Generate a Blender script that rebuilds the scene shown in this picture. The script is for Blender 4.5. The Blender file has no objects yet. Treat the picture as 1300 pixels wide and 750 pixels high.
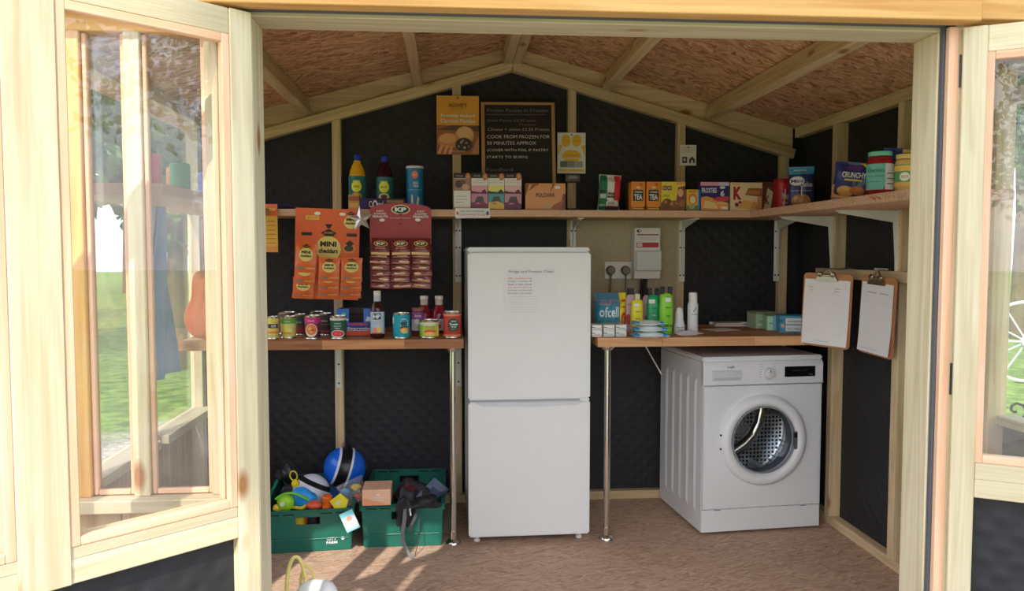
import bpy, bmesh, math, random
from mathutils import Vector, Matrix
random.seed(7)
PI = math.pi
R = math.radians
C = bpy.context.scene.collection
sc = bpy.context.scene

# ------------------------------------------------------------------ camera
CAM = Vector((0, 0, 1.34)); YAW = R(4.46); PIT = R(3.15); F = 1000.0
cd = bpy.data.cameras.new('camera'); cam = bpy.data.objects.new('camera', cd); C.objects.link(cam)
cam.location = CAM; cam.rotation_euler = (PI/2 - PIT, 0, -YAW)
cd.sensor_width = 36; cd.lens = 36*F/1300; cd.clip_start = .05; cd.clip_end = 300
sc.camera = cam
# ------------------------------------------------------------------ sky, sun, exposure
w = bpy.data.worlds.new('sky'); sc.world = w; w.use_nodes = True
nt = w.node_tree; bg = nt.nodes['Background']
sky = nt.nodes.new('ShaderNodeTexSky'); sky.sky_type = 'NISHITA'; sky.sun_disc = False
SUN_EL = R(43.8); SUN_AZ = R(17)            # the sun stands behind the camera, a little to the left
sky.sun_elevation = SUN_EL; sky.sun_rotation = PI + SUN_AZ
sky.air_density = 1.2; sky.dust_density = 2.5; sky.ozone_density = 1.0
mixs = nt.nodes.new('ShaderNodeMix'); mixs.data_type = 'RGBA'; mixs.inputs[0].default_value = .55
mixs.inputs[7].default_value = (6.3, 7.05, 8.3, 1)      # thin bright cloud over the blue
nt.links.new(sky.outputs[0], mixs.inputs[6]); nt.links.new(mixs.outputs[2], bg.inputs['Color'])
bg.inputs['Strength'].default_value = .40
sd = bpy.data.lights.new('sun', 'SUN'); sun = bpy.data.objects.new('sun', sd); C.objects.link(sun)
sd.energy = 5.0; sd.angle = R(.55); sd.color = (1, .94, .85)
sdir = Vector((-math.sin(SUN_AZ)*math.cos(SUN_EL), -math.cos(SUN_AZ)*math.cos(SUN_EL), math.sin(SUN_EL)))
sun.rotation_euler = sdir.to_track_quat('Z', 'Y').to_euler(); sun.location = (-3, -6, 6)
sc.view_settings.view_transform = 'Standard'; sc.view_settings.look = 'None'
sc.view_settings.gamma = 1; sc.view_settings.use_curve_mapping = False
sc.view_settings.exposure = -0.04

# ------------------------------------------------------------------ measuring helpers
_f = Vector((math.sin(YAW)*math.cos(PIT), math.cos(YAW)*math.cos(PIT), -math.sin(PIT)))
_r = Vector((math.cos(YAW), -math.sin(YAW), 0)); _u = _r.cross(_f)
def _ray(x, y): return _f + _r*((x-650)/F) - _u*((y-375)/F)
def atY(x, y, Y): d = _ray(x, y); return CAM + d*(Y/d.y)
def atX(x, y, X): d = _ray(x, y); return CAM + d*(X/d.x)
def atZ(x, y, Z): d = _ray(x, y); return CAM + d*((Z-CAM.z)/d.z)

# ------------------------------------------------------------------ materials
def lin(c):
    return tuple((v/255/12.92) if v/255 <= .04045 else ((v/255+.055)/1.055)**2.4 for v in c)
_M = {}
# printed card, foil and plastic of the goods: true colours are lighter than they look in the shaded shed
BRIGHTER = {'print_ink', 'orange_juice', 'tube_blue', 'blue_wrapper', 'bag_white', 'red_tin', 'red_lid', 'pouch_blue', 'foil', 'mint_lid', 'red_pickle', 'cream_lid', 'jar_sauce', 'orange_foil', 'teal_label', 'dark_teal_label', 'display_blue', 'display_flap', 'bottle_plastic', 'wipes_film', 'wipes_blue', 'wrap_film', 'sage_card', 'mint_card', 'blue_floral_card', 'blue_cap', 'grey_brown_board', 'pink_card', 'soap_carton', 'toy_plastic', 'ball_blue'}
def mat(rgb, rough=.5, metal=0, var=.06, scale=18, spec=.5, name='paint', bump=0, alpha=None):
    gain = 1.3 if name in BRIGHTER else 1.0
    k = (tuple(rgb), rough, metal, var, scale, spec, bump, gain)
    if k in _M: return _M[k]
    m = bpy.data.materials.new(name); m.use_nodes = True; t = m.node_tree; b = t.nodes['Principled BSDF']
    b.inputs['Roughness'].default_value = rough; b.inputs['Metallic'].default_value = metal
    b.inputs['Specular IOR Level'].default_value = spec
    tc = t.nodes.new('ShaderNodeTexCoord'); n = t.nodes.new('ShaderNodeTexNoise'); n.inputs['Scale'].default_value = scale
    n.inputs['Detail'].default_value = 3
    t.links.new(tc.outputs['Object'], n.inputs['Vector'])
    r = t.nodes.new('ShaderNodeValToRGB'); c = [min(.86, v*gain) for v in lin(rgb)]
    r.color_ramp.elements[0].position = .3; r.color_ramp.elements[1].position = .7
    r.color_ramp.elements[0].color = (*[v*(1-var) for v in c], 1); r.color_ramp.elements[1].color = (*[min(1, v*(1+var)) for v in c], 1)
    t.links.new(n.outputs['Fac'], r.inputs[0]); t.links.new(r.outputs[0], b.inputs['Base Color'])
    if bump:
        bp = t.nodes.new('ShaderNodeBump'); bp.inputs['Strength'].default_value = bump; bp.inputs['Distance'].default_value = .004
        t.links.new(n.outputs['Fac'], bp.inputs['Height']); t.links.new(bp.outputs[0], b.inputs['Normal'])
    _M[k] = m; return m

def wood(name, light, dark, rough=.55, knots=True, streak=1.0):
    """sawn softwood, grain runs along each object's own X"""
    m = bpy.data.materials.new(name); m.use_nodes = True; t = m.node_tree; N = t.nodes; L = t.links
    b = N['Principled BSDF']; b.inputs['Roughness'].default_value = rough; b.inputs['Specular IOR Level'].default_value = .3
    tc = N.new('ShaderNodeTexCoord'); oi = N.new('ShaderNodeObjectInfo')
    off = N.new('ShaderNodeVectorMath'); off.operation = 'SCALE'; off.inputs['Scale'].default_value = 37.0
    cmb = N.new('ShaderNodeCombineXYZ')
    for i in range(3): L.new(oi.outputs['Random'], cmb.inputs[i])
    L.new(cmb.outputs[0], off.inputs[0])
    add = N.new('ShaderNodeVectorMath'); add.operation = 'ADD'; L.new(tc.outputs['Object'], add.inputs[0]); L.new(off.outputs[0], add.inputs[1])
    mp = N.new('ShaderNodeMapping'); mp.inputs['Scale'].default_value = (1.9, 30, 30); L.new(add.outputs[0], mp.inputs[0])
    n1 = N.new('ShaderNodeTexNoise'); n1.inputs['Scale'].default_value = 1.0; n1.inputs['Detail'].default_value = 5; n1.inputs['Distortion'].default_value = 1.1
    L.new(mp.outputs[0], n1.inputs['Vector'])
    mp2 = N.new('ShaderNodeMapping'); mp2.inputs['Scale'].default_value = (3, 150, 150); L.new(add.outputs[0], mp2.inputs[0])
    n2 = N.new('ShaderNodeTexNoise'); n2.inputs['Scale'].default_value = 1.0; n2.inputs['Detail'].default_value = 2; L.new(mp2.outputs[0], n2.inputs['Vector'])
    r1 = N.new('ShaderNodeValToRGB'); cr = r1.color_ramp
    cr.elements[0].position = .28; cr.elements[0].color = (*lin(dark), 1); cr.elements[1].position = .6; cr.elements[1].color = (*lin(light), 1)
    L.new(n1.outputs['Fac'], r1.inputs[0])
    mx = N.new('ShaderNodeMix'); mx.data_type = 'RGBA'; mx.blend_type = 'MULTIPLY'; mx.inputs[0].default_value = .2*streak
    L.new(r1.outputs[0], mx.inputs[6]); r2 = N.new('ShaderNodeValToRGB')
    r2.color_ramp.elements[0].position = .35; r2.color_ramp.elements[0].color = (.62, .55, .45, 1); r2.color_ramp.elements[1].position = .6; r2.color_ramp.elements[1].color = (1, 1, 1, 1)
    L.new(n2.outputs['Fac'], r2.inputs[0]); L.new(r2.outputs[0], mx.inputs[7])
    out = mx.outputs[2]
    # per-piece tone
    hv = N.new('ShaderNodeHueSaturation'); mr = N.new('ShaderNodeMapRange'); mr.inputs[3].default_value = .88; mr.inputs[4].default_value = 1.08
    L.new(oi.outputs['Random'], mr.inputs[0]); L.new(mr.outputs[0], hv.inputs['Value']); L.new(out, hv.inputs['Color']); out = hv.outputs[0]
    if knots:
        mp3 = N.new('ShaderNodeMapping'); mp3.inputs['Scale'].default_value = (3.1, 7, 7); L.new(add.outputs[0], mp3.inputs[0])
        v = N.new('ShaderNodeTexVoronoi'); v.inputs['Scale'].default_value = 1.0; v.inputs['Randomness'].default_value = 1; L.new(mp3.outputs[0], v.inputs['Vector'])
        r3 = N.new('ShaderNodeValToRGB'); r3.color_ramp.elements[0].position = .06; r3.color_ramp.elements[0].color = (1, 1, 1, 1)
        r3.color_ramp.elements[1].position = .14; r3.color_ramp.elements[1].color = (0, 0, 0, 1); L.new(v.outputs['Distance'], r3.inputs[0])
        m3 = N.new('ShaderNodeMix'); m3.data_type = 'RGBA'; L.new(r3.outputs[0], m3.inputs[0]); L.new(out, m3.inputs[6])
        m3.inputs[7].default_value = (*lin((168, 116, 72)), 1); out = m3.outputs[2]
    L.new(out, b.inputs['Base Color'])
    bp = N.new('ShaderNodeBump'); bp.inputs['Strength'].default_value = .25; bp.inputs['Distance'].default_value = .002
    L.new(n2.outputs['Fac'], bp.inputs['Height']); L.new(bp.outputs[0], b.inputs['Normal'])
    return m
W_PALE = wood('treated_timber', (224, 210, 178), (202, 184, 146))
W_IN = wood('sawn_timber', (224, 200, 158), (196, 168, 124))
W_ORG = wood('orange_timber', (236, 186, 116), (214, 156, 86))
W_PINK = wood('pink_bead', (244, 200, 168), (230, 178, 140), knots=False)
W_CLAD = wood('cladding_timber', (200, 170, 128), (168, 138, 98))

def strands(name, cols, sc1=(16, 60, 60), rough=.7, swirl=.35, base=None):
    """oriented strand board: two crossed layers of long flakes"""
    m = bpy.data.materials.new(name); m.use_nodes = True; t = m.node_tree; N = t.nodes; L = t.links
    b = N['Principled BSDF']; b.inputs['Roughness'].default_value = rough; b.inputs['Specular IOR Level'].default_value = .25
    tc = N.new('ShaderNodeTexCoord'); ns = N.new('ShaderNodeTexNoise'); ns.inputs['Scale'].default_value = 5; ns.inputs['Detail'].default_value = 2
    L.new(tc.outputs['Object'], ns.inputs['Vector'])
    sb = N.new('ShaderNodeVectorMath'); sb.operation = 'SUBTRACT'; L.new(ns.outputs['Color'], sb.inputs[0]); sb.inputs[1].default_value = (.5, .5, .5)
    s2 = N.new('ShaderNodeVectorMath'); s2.operation = 'SCALE'; s2.inputs['Scale'].default_value = swirl; L.new(sb.outputs[0], s2.inputs[0])
    ad = N.new('ShaderNodeVectorMath'); ad.operation = 'ADD'; L.new(tc.outputs['Object'], ad.inputs[0]); L.new(s2.outputs[0], ad.inputs[1])
    prev = None
    for i, ang in enumerate((0, 28, -24)):
        rot = N.new('ShaderNodeMapping'); rot.inputs['Rotation'].default_value = (0, 0, R(ang)); L.new(ad.outputs[0], rot.inputs[0])
        mp = N.new('ShaderNodeMapping'); mp.inputs['Scale'].default_value = sc1; mp.inputs['Location'].default_value = (i*3.1, i*1.7, 0); L.new(rot.outputs[0], mp.inputs[0])
        v = N.new('ShaderNodeTexVoronoi'); v.inputs['Scale'].default_value = 1; L.new(mp.outputs[0], v.inputs['Vector'])
        sp = N.new('ShaderNodeSeparateColor'); L.new(v.outputs['Color'], sp.inputs[0])
        r = N.new('ShaderNodeValToRGB'); cr = r.color_ramp
        while len(cr.elements) < len(cols): cr.elements.new(.5)
        for k, c in enumerate(cols): cr.elements[k].position = k/(len(cols)-1); cr.elements[k].color = (*lin(c), 1)
        L.new(sp.outputs[0], r.inputs[0])
        if prev is None: prev = r.outputs[0]; h = sp.outputs[0]
        else:
            g = N.new('ShaderNodeMath'); g.operation = 'GREATER_THAN'; g.inputs[1].default_value = .55; L.new(sp.outputs[1], g.inputs[0])
            mx = N.new('ShaderNodeMix'); mx.data_type = 'RGBA'; L.new(g.outputs[0], mx.inputs[0]); L.new(prev, mx.inputs[6]); L.new(r.outputs[0], mx.inputs[7]); prev = mx.outputs[2]
    L.new(prev, b.inputs['Base Color'])
    bp = N.new('ShaderNodeBump'); bp.inputs['Strength'].default_value = .35; bp.inputs['Distance'].default_value = .003
    L.new(h, bp.inputs['Height']); L.new(bp.outputs[0], b.inputs['Normal'])
    return m
OSB_ROOF = strands('roof_strand_board', [(158, 108, 76), (204, 154, 114), (216, 168, 126), (226, 180, 138), (240, 200, 160)], (11, 75, 75), swirl=.18)
OSB_FLOOR = strands('floor_strand_board', [(168, 136, 114), (188, 156, 132), (196, 163, 139), (202, 170, 146), (212, 182, 158)], (14, 120, 120), swirl=.12)
CHIP = mat((160, 146, 118), .8, var=.12, scale=160, name='grey_brown_board', bump=.3)

def membrane(name, rgb):
    m = bpy.data.materials.new(name); m.use_nodes = True; t = m.node_tree; N = t.nodes; L = t.links
    b = N['Principled BSDF']; b.inputs['Roughness'].default_value = .62; b.inputs['Specular IOR Level'].default_value = .35
    tc = N.new('ShaderNodeTexCoord'); outs = []
    for a in (40, -40):
        mp = N.new('ShaderNodeMapping'); mp.vector_type = 'TEXTURE'; mp.inputs['Rotation'].default_value = (0, R(a), R(a)); L.new(tc.outputs['Object'], mp.inputs[0])
        wv = N.new('ShaderNodeTexWave'); wv.inputs['Scale'].default_value = 7; wv.inputs['Distortion'].default_value = 1.4; wv.inputs['Detail'].default_value = 1; L.new(mp.outputs[0], wv.inputs['Vector']); outs.append(wv.outputs['Fac'])
    ml = N.new('ShaderNodeMath'); ml.operation = 'MULTIPLY'; L.new(outs[0], ml.inputs[0]); L.new(outs[1], ml.inputs[1])
    bp = N.new('ShaderNodeBump'); bp.inputs['Strength'].default_value = .5; bp.inputs['Distance'].default_value = .006; L.new(ml.outputs[0], bp.inputs['Height']); L.new(bp.outputs[0], b.inputs['Normal'])
    ns = N.new('ShaderNodeTexNoise'); ns.inputs['Scale'].default_value = 3.5; ns.inputs['Detail'].default_value = 4; L.new(tc.outputs['Object'], ns.inputs['Vector'])
    r = N.new('ShaderNodeValToRGB'); c = lin(rgb); r.color_ramp.elements[0].color = (*[v*.8 for v in c], 1); r.color_ramp.elements[1].color = (*[v*1.25 for v in c], 1)
    L.new(ns.outputs['Fac'], r.inputs[0]); L.new(r.outputs[0], b.inputs['Base Color'])
    return m
MEMB = membrane('black_lining', (42, 41, 44))

def glass(name, tint=(1, 1, 1), haze=.04, ior=1.5):
    m = bpy.data.materials.new(name); m.use_nodes = True; t = m.node_tree; N = t.nodes; L = t.links
    N.remove(N['Principled BSDF']); o = N['Material Output']
    tr = N.new('ShaderNodeBsdfTransparent'); tr.inputs[0].default_value = (*tint, 1)
    gl = N.new('ShaderNodeBsdfGlossy'); gl.inputs['Roughness'].default_value = .01
    fr = N.new('ShaderNodeFresnel'); ge = N.new('ShaderNodeNewGeometry'); io = N.new('ShaderNodeMapRange')
    io.inputs[3].default_value = ior; io.inputs[4].default_value = 1/ior; L.new(ge.outputs['Backfacing'], io.inputs[0]); L.new(io.outputs[0], fr.inputs['IOR'])
    m1 = N.new('ShaderNodeMixShader'); L.new(fr.outputs[0], m1.inputs[0]); L.new(tr.outputs[0], m1.inputs[1]); L.new(gl.outputs[0], m1.inputs[2])
    df = N.new('ShaderNodeBsdfDiffuse'); df.inputs[0].default_value = (.8, .8, .78, 1)
    tc = N.new('ShaderNodeTexCoord'); ns = N.new('ShaderNodeTexNoise'); ns.inputs['Scale'].default_value = 9; ns.inputs['Detail'].default_value = 6; L.new(tc.outputs['Object'], ns.inputs['Vector'])
    mr = N.new('ShaderNodeMapRange'); mr.inputs[1].default_value = .35; mr.inputs[2].default_value = .7; mr.inputs[3].default_value = haze*.3; mr.inputs[4].default_value = haze*1.8; L.new(ns.outputs['Fac'], mr.inputs[0])
    m2 = N.new('ShaderNodeMixShader'); L.new(mr.outputs[0], m2.inputs[0]); L.new(m1.outputs[0], m2.inputs[1]); L.new(df.outputs[0], m2.inputs[2])
    L.new(m2.outputs[0], o.inputs['Surface']); return m
GLASS = glass('dusty_pane', haze=.03)
GLASS2 = glass('clean_pane', haze=.02)
CLEAR = glass('clear_plastic', haze=.10, ior=1.45)
WASHG = glass('washer_bowl_glass', (.80, .84, .88), haze=.01, ior=1.4)
WHITE = mat((232, 234, 236), .35, var=.015, scale=4, name='white_enamel')
FRIDGEW = mat((236, 236, 235), .3, var=.012, scale=5, name='fridge_white')
CHROME = mat((225, 222, 215), .16, 1, .03, name='chrome')
STEEL = mat((190, 190, 192), .3, 1, .05, name='steel')
BRKT = mat((226, 226, 218), .4, var=.02, name='white_bracket')
BLACK = mat((16, 16, 18), .4, name='black_plastic')
SCREW = mat((60, 58, 55), .4, .8, name='screw')
PAPER = mat((238, 236, 236), .8, var=.01, name='paper')
GREEN = mat((26, 108, 92), .42, var=.08, name='green_plastic')
TIN = mat((205, 200, 190), .25, 1, .04, name='tin')

# ------------------------------------------------------------------ builder
class B:
    def __init__(s): s.v = []; s.f = []; s.m = []; s.mats = []; s.sm = []
    def mi(s, m):
        if m not in s.mats: s.mats.append(m)
        return s.mats.index(m)
    def add(s, vs, fs, m, smooth=False, M=None):
        o = len(s.v); i = s.mi(m)
        for p in vs: s.v.append(tuple(M @ Vector(p)) if M else tuple(p))
        for f in fs: s.f.append([a+o for a in f]); s.m.append(i); s.sm.append(smooth)
        return s
    def bm(s, bm, m, smooth=False, M=None):
        bm.verts.index_update()
        s.add([v.co[:] for v in bm.verts], [[v.index for v in f.verts] for f in bm.faces], m, smooth, M); bm.free(); return s
    def box(s, c, d, m, bev=0, M=None, seg=1):
        if not bev:
            x, y, z = d[0]/2, d[1]/2, d[2]/2
            vs = [(c[0]+a*x, c[1]+b_*y, c[2]+e*z) for a in (-1, 1) for b_ in (-1, 1) for e in (-1, 1)]
            return s.add(vs, [(0, 1, 3, 2), (4, 6, 7, 5), (0, 4, 5, 1), (2, 3, 7, 6), (0, 2, 6, 4), (1, 5, 7, 3)], m, False, M)
        bm = bmesh.new(); bmesh.ops.create_cube(bm, size=1)
        bmesh.ops.scale(bm, vec=d, verts=bm.verts); bmesh.ops.bevel(bm, geom=bm.edges[:], offset=bev, segments=seg, affect='EDGES')
        bmesh.ops.translate(bm, vec=c, verts=bm.verts); return s.bm(bm, m, False, M)
    def bb(s, x0, x1, y0, y1, z0, z1, m, bev=0, M=None, seg=1):
        return s.box(((x0+x1)/2, (y0+y1)/2, (z0+z1)/2), (abs(x1-x0), abs(y1-y0), abs(z1-z0)), m, bev, M, seg)
    def lathe(s, prof, m, n=28, M=None, smooth=True, cap=True):
        vs = []; fs = []
        for r, z in prof:
            for i in range(n): a = 2*PI*i/n; vs.append((r*math.cos(a), r*math.sin(a), z))
        for j in range(len(prof)-1):
            for i in range(n): k = (i+1) % n; fs.append((j*n+i, j*n+k, (j+1)*n+k, (j+1)*n+i))
        if cap:
            fs.append(tuple(reversed(range(n)))); fs.append(tuple(range((len(prof)-1)*n, len(prof)*n)))
        return s.add(vs, fs, m, smooth, M)
    def tube(s, pts, r, m, n=8, M=None, closed=False):
        pts = [Vector(p) for p in pts]; vs = []; fs = []; N = len(pts); up = None
        rs = r if isinstance(r, (list, tuple)) else [r]*N
        for i, p in enumerate(pts):
            a = pts[(i-1) % N] if closed or i else p; b_ = pts[(i+1) % N] if closed or i < N-1 else p
            t = (b_-a).normalized()
            if up is None: up = Vector((0, 0, 1)) if abs(t.z) < .9 else Vector((1, 0, 0))
            x = t.cross(up).normalized(); up = x.cross(t).normalized()
            for k in range(n): an = 2*PI*k/n; vs.append(tuple(p + (x*math.cos(an)+up*math.sin(an))*rs[i]))
        for i in range(N if closed else N-1):
            j = (i+1) % N
            for k in range(n): l = (k+1) % n; fs.append((i*n+k, i*n+l, j*n+l, j*n+k))
        if not closed: fs += [tuple(reversed(range(n))), tuple(range((N-1)*n, N*n))]
        return s.add(vs, fs, m, True, M)
    def prism(s, pts, axis, a0, a1, m, M=None):
        """polygon pts (2-D) extruded along axis 'x','y','z'"""
        n = len(pts)
        def mk(p, t): return {'x': (t, p[0], p[1]), 'y': (p[0], t, p[1]), 'z': (p[0], p[1], t)}[axis]
        vs = [mk(p, a0) for p in pts]+[mk(p, a1) for p in pts]
        fs = [tuple(range(n)), tuple(reversed(range(n, 2*n)))]+[(i, i+n, (i+1) % n+n, (i+1) % n) for i in range(n)]
        return s.add(vs, fs, m, False, M)
    def sphere(s, c, r, m, u=24, v=14, M=None, sc_=(1, 1, 1)):
        bm = bmesh.new(); bmesh.ops.create_uvsphere(bm, u_segments=u, v_segments=v, radius=r)
        bmesh.ops.scale(bm, vec=sc_, verts=bm.verts); bmesh.ops.translate(bm, vec=c, verts=bm.verts); return s.bm(bm, m, True, M)
    def build(s, name, parent=None, fix=True):
        me = bpy.data.meshes.new(name); me.from_pydata(s.v, [], s.f)
        for m in s.mats: me.materials.append(m)
        me.polygons.foreach_set('material_index', s.m); me.polygons.foreach_set('use_smooth', s.sm)
        if fix:
            bm = bmesh.new(); bm.from_mesh(me); bmesh.ops.recalc_face_normals(bm, faces=bm.faces); bm.to_mesh(me); bm.free()
        if any(s.sm) and hasattr(me, 'set_sharp_from_angle'): me.set_sharp_from_angle(angle=R(42))
        me.update(); o = bpy.data.objects.new(name, me); C.objects.link(o)
        if parent: o.parent = parent
        return o
def tag(o, label=None, cat=None, group=None, kind=None):
    if label: o['label'] = label
    if cat: o['category'] = cat
    if group: o['group'] = group
    if kind: o['kind'] = kind
    return o
def thing(name, label, cat, loc=(0, 0, 0), rz=0, group=None, rot=None):
    o = bpy.data.objects.new(name, None); C.objects.link(o); o.empty_display_size = .05
    o.location = loc; o.rotation_euler = rot if rot else (0, 0, rz); return tag(o, label, cat, group)
def setpiece(name, loc=(0, 0, 0), rz=0):
    o = bpy.data.objects.new(name, None); C.objects.link(o); o.location = loc; o.rotation_euler = (0, 0, rz); o['kind'] = 'structure'; return o
def timber(name, p0, p1, wd, ht, m, parent=None, roll=0, bev=.002):
    """a sawn length from p0 to p1 (centre line), wd across, ht up; grain along local X"""
    p0 = Vector(p0); p1 = Vector(p1); L = (p1-p0).length
    o = B().box((0, 0, 0), (L, wd, ht), m, bev).build(name, parent)
    x = (p1-p0).normalized(); up = Vector((0, 0, 1)) if abs(x.z) < .9 else Vector((0, 1, 0))
    y = up.cross(x).normalized(); z = x.cross(y)
    M = Matrix((x, y, z)).transposed().to_4x4() @ Matrix.Rotation(roll, 4, 'X'); M.translation = (p0+p1)/2
    o.matrix_local = M; return o

# ------------------------------------------------------------------ lettering and prints
_T = {}
def glyphs(s, bold=0):
    k = (s, bold)
    if k not in _T:
        cu = bpy.data.curves.new('t', 'FONT'); cu.body = s; cu.resolution_u = 2; cu.offset = bold
        ob = bpy.data.objects.new('t', cu); me = bpy.data.meshes.new_from_object(ob)
        v = [x.co[:2] for x in me.vertices]; f = [list(p.vertices) for p in me.polygons]
        if not v: v = [(0, 0), (1, 0), (0, 1)]; f = [(0, 1, 2)]
        x0 = min(a[0] for a in v); x1 = max(a[0] for a in v); y0 = min(a[1] for a in v); y1 = max(a[1] for a in v)
        _T[k] = ([((a-x0)/(x1-x0+1e-9), (b-y0)/(y1-y0+1e-9)) for a, b in v], f)
        bpy.data.objects.remove(ob); bpy.data.curves.remove(cu); bpy.data.meshes.remove(me)
    return _T[k]
def pc(c): return c if isinstance(c, bpy.types.Material) else mat(c, .55, var=.02, name='print_ink')
def prints(parent, specs, wd, ht, fmap, cols=1):
    """specs in 0..1 units of a face wd x ht; fmap(x, z, lift) -> local point"""
    A = B(); T = B(); k = 0
    for s in specs:
        k += 1; lift = .0004+.00022*k
        if s[0] in 're':
            if s[0] == 'r': _, u0, v0, u1, v1, c = s; nn = max(1, int(cols*(u1-u0)+.99)); fn = lambda u: (v0, v1)
            else:
                _, uc, vc, ru, rv, c = s; u0, u1 = uc-ru, uc+ru; nn = 14
                fn = lambda u: (vc-rv*math.sqrt(max(0, 1-((u-uc)/ru)**2)), vc+rv*math.sqrt(max(0, 1-((u-uc)/ru)**2)))
            vs = []; fs = []
            for i in range(nn+1):
                t = i/nn; u = u0+(u1-u0)*(t if s[0] == 'r' else (1-math.cos(PI*t))/2); a, b_ = fn(u)
                vs += [fmap((u-.5)*wd, a*ht, lift), fmap((u-.5)*wd, b_*ht, lift)]
            if cols > 1:
                vs = []; fs = []; nv = 6
                for i in range(nn+1):
                    t = i/nn; u = u0+(u1-u0)*(t if s[0] == 'r' else (1-math.cos(PI*t))/2); a, b_ = fn(u)
                    vs += [fmap((u-.5)*wd, (a+(b_-a)*q/nv)*ht, lift) for q in range(nv+1)]
                for i in range(nn):
                    for q in range(nv): o_ = i*(nv+1)+q; fs.append((o_, o_+nv+1, o_+nv+2, o_+1))
            else:
                for i in range(nn): fs.append((2*i, 2*i+2, 2*i+3, 2*i+1))
            A.add(vs, fs, pc(c))
        elif s[0] == 'p':
            A.add([fmap((u-.5)*wd, v*ht, lift) for u, v in s[1]], [tuple(range(len(s[1])))], pc(s[2]))
        elif s[0] == 't':
            _, uc, vc, tw, th, txt, c = s[:7]; bold = s[7] if len(s) > 7 else .012
            V, Fc = glyphs(txt, bold)
            T.add([fmap((uc-tw/2+a*tw-.5)*wd, (vc-th/2+b_*th)*ht, lift+.0003) for a, b_ in V], Fc, pc(c))
    if A.f: A.build('printed_picture', parent, fix=False)
    if T.f: T.build('lettering', parent, fix=False)
def flatmap(y): return lambda x, z, l: (x, y-l, z)
def cylmap(r, z0=0): return lambda x, z, l: ((r+l)*math.sin(x/r), -(r+l)*math.cos(x/r), z0+z)

def span(px0, px1, ytop, Y, zb):
    a = atY(px0, ytop, Y); b_ = atY(px1, ytop, Y); return (a.x+b_.x)/2, b_.x-a.x, a.z-zb
def carton(name, label, cat, px0, px1, ytop, Y, zb, dp, col, specs, group=None, rz=0, rx=0, side=None):
    x, wd, ht = span(px0, px1, ytop, Y, zb)
    b = B().box((0, 0, ht/2), (wd, dp, ht), pc(col), .0012)
    o = b.build(name); o.location = (x, Y+dp/2, zb+.0003); o.rotation_euler = (rx, 0, rz); tag(o, label, cat, group)
    prints(o, specs, wd, ht, flatmap(-dp/2)); return o
def can(label, px0, px1, ytop, Y, zb, base, specs, name='food_can', cat='can', group='tins on the left worktop', z=None, rot=0):
    x, wd, ht = span(px0, px1, ytop, Y, zb); r = wd/2
    b = B()
    b.lathe([(r*.93, .0), (r, .002), (r, .005), (r*.965, .007), (r*.965, ht-.007), (r, ht-.005), (r, ht-.001), (r*.95, ht), (r*.93, ht-.004), (.001, ht-.004)], TIN, 32)
    o = b.build(name); o.location = (x, Y+r, zb+.0003 if z is None else z); o.rotation_euler = (0, 0, rot); tag(o, label, cat, group)
    B().lathe([(r*.97, .008), (r*.975, .009), (r*.975, ht-.009), (r*.97, ht-.008)], pc(base), 32, cap=False).build('paper_label', o)
    h2 = ht-.018; wv = PI*r*.98
    prints(o, specs, wv, h2, lambda xx, zz, l: ((r*.975+l)*math.sin(xx/r), -(r*.975+l)*math.cos(xx/r), .009+zz), cols=14)
    return o
def bottle(name, label, cat, group, px0, px1, ytop, Y, zb, prof, body, cap, lab, specs, neck=None):
    """prof: body profile in fractions (r of half width, z of height); cap (r,z0,z1,mat); lab (z0,z1,mat)"""
    x, wd, ht = span(px0, px1, ytop, Y, zb); r = wd/2
    o = B().lathe([(a*r, c*ht) for a, c in prof], body, 28).build(name); o.location = (x, Y+r, zb+.0003); tag(o, label, cat, group)
    cr, c0, c1, cm = cap
    B().lathe([(cr*r, c0*ht), (cr*r, c1*ht-.002), (cr*r*.9, c1*ht)], cm, 20).build('cap', o)
    if neck: n0, n1, nr, nm = neck; B().lathe([(nr*r*1.03, n0*ht), (nr*r, n1*ht)], nm, 20, cap=False).build('neck_label', o)
    if lab:
        l0, l1, lm = lab; rl = r*1.01
        B().lathe([(rl, l0*ht), (rl, l1*ht)], lm, 28, cap=False).build('bottle_label', o)
        prints(o, specs, PI*rl, (l1-l0)*ht, lambda xx, zz, l: ((rl+l)*math.sin(xx/rl), -(rl+l)*math.cos(xx/rl), l0*ht+zz), cols=12)
    return o
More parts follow.
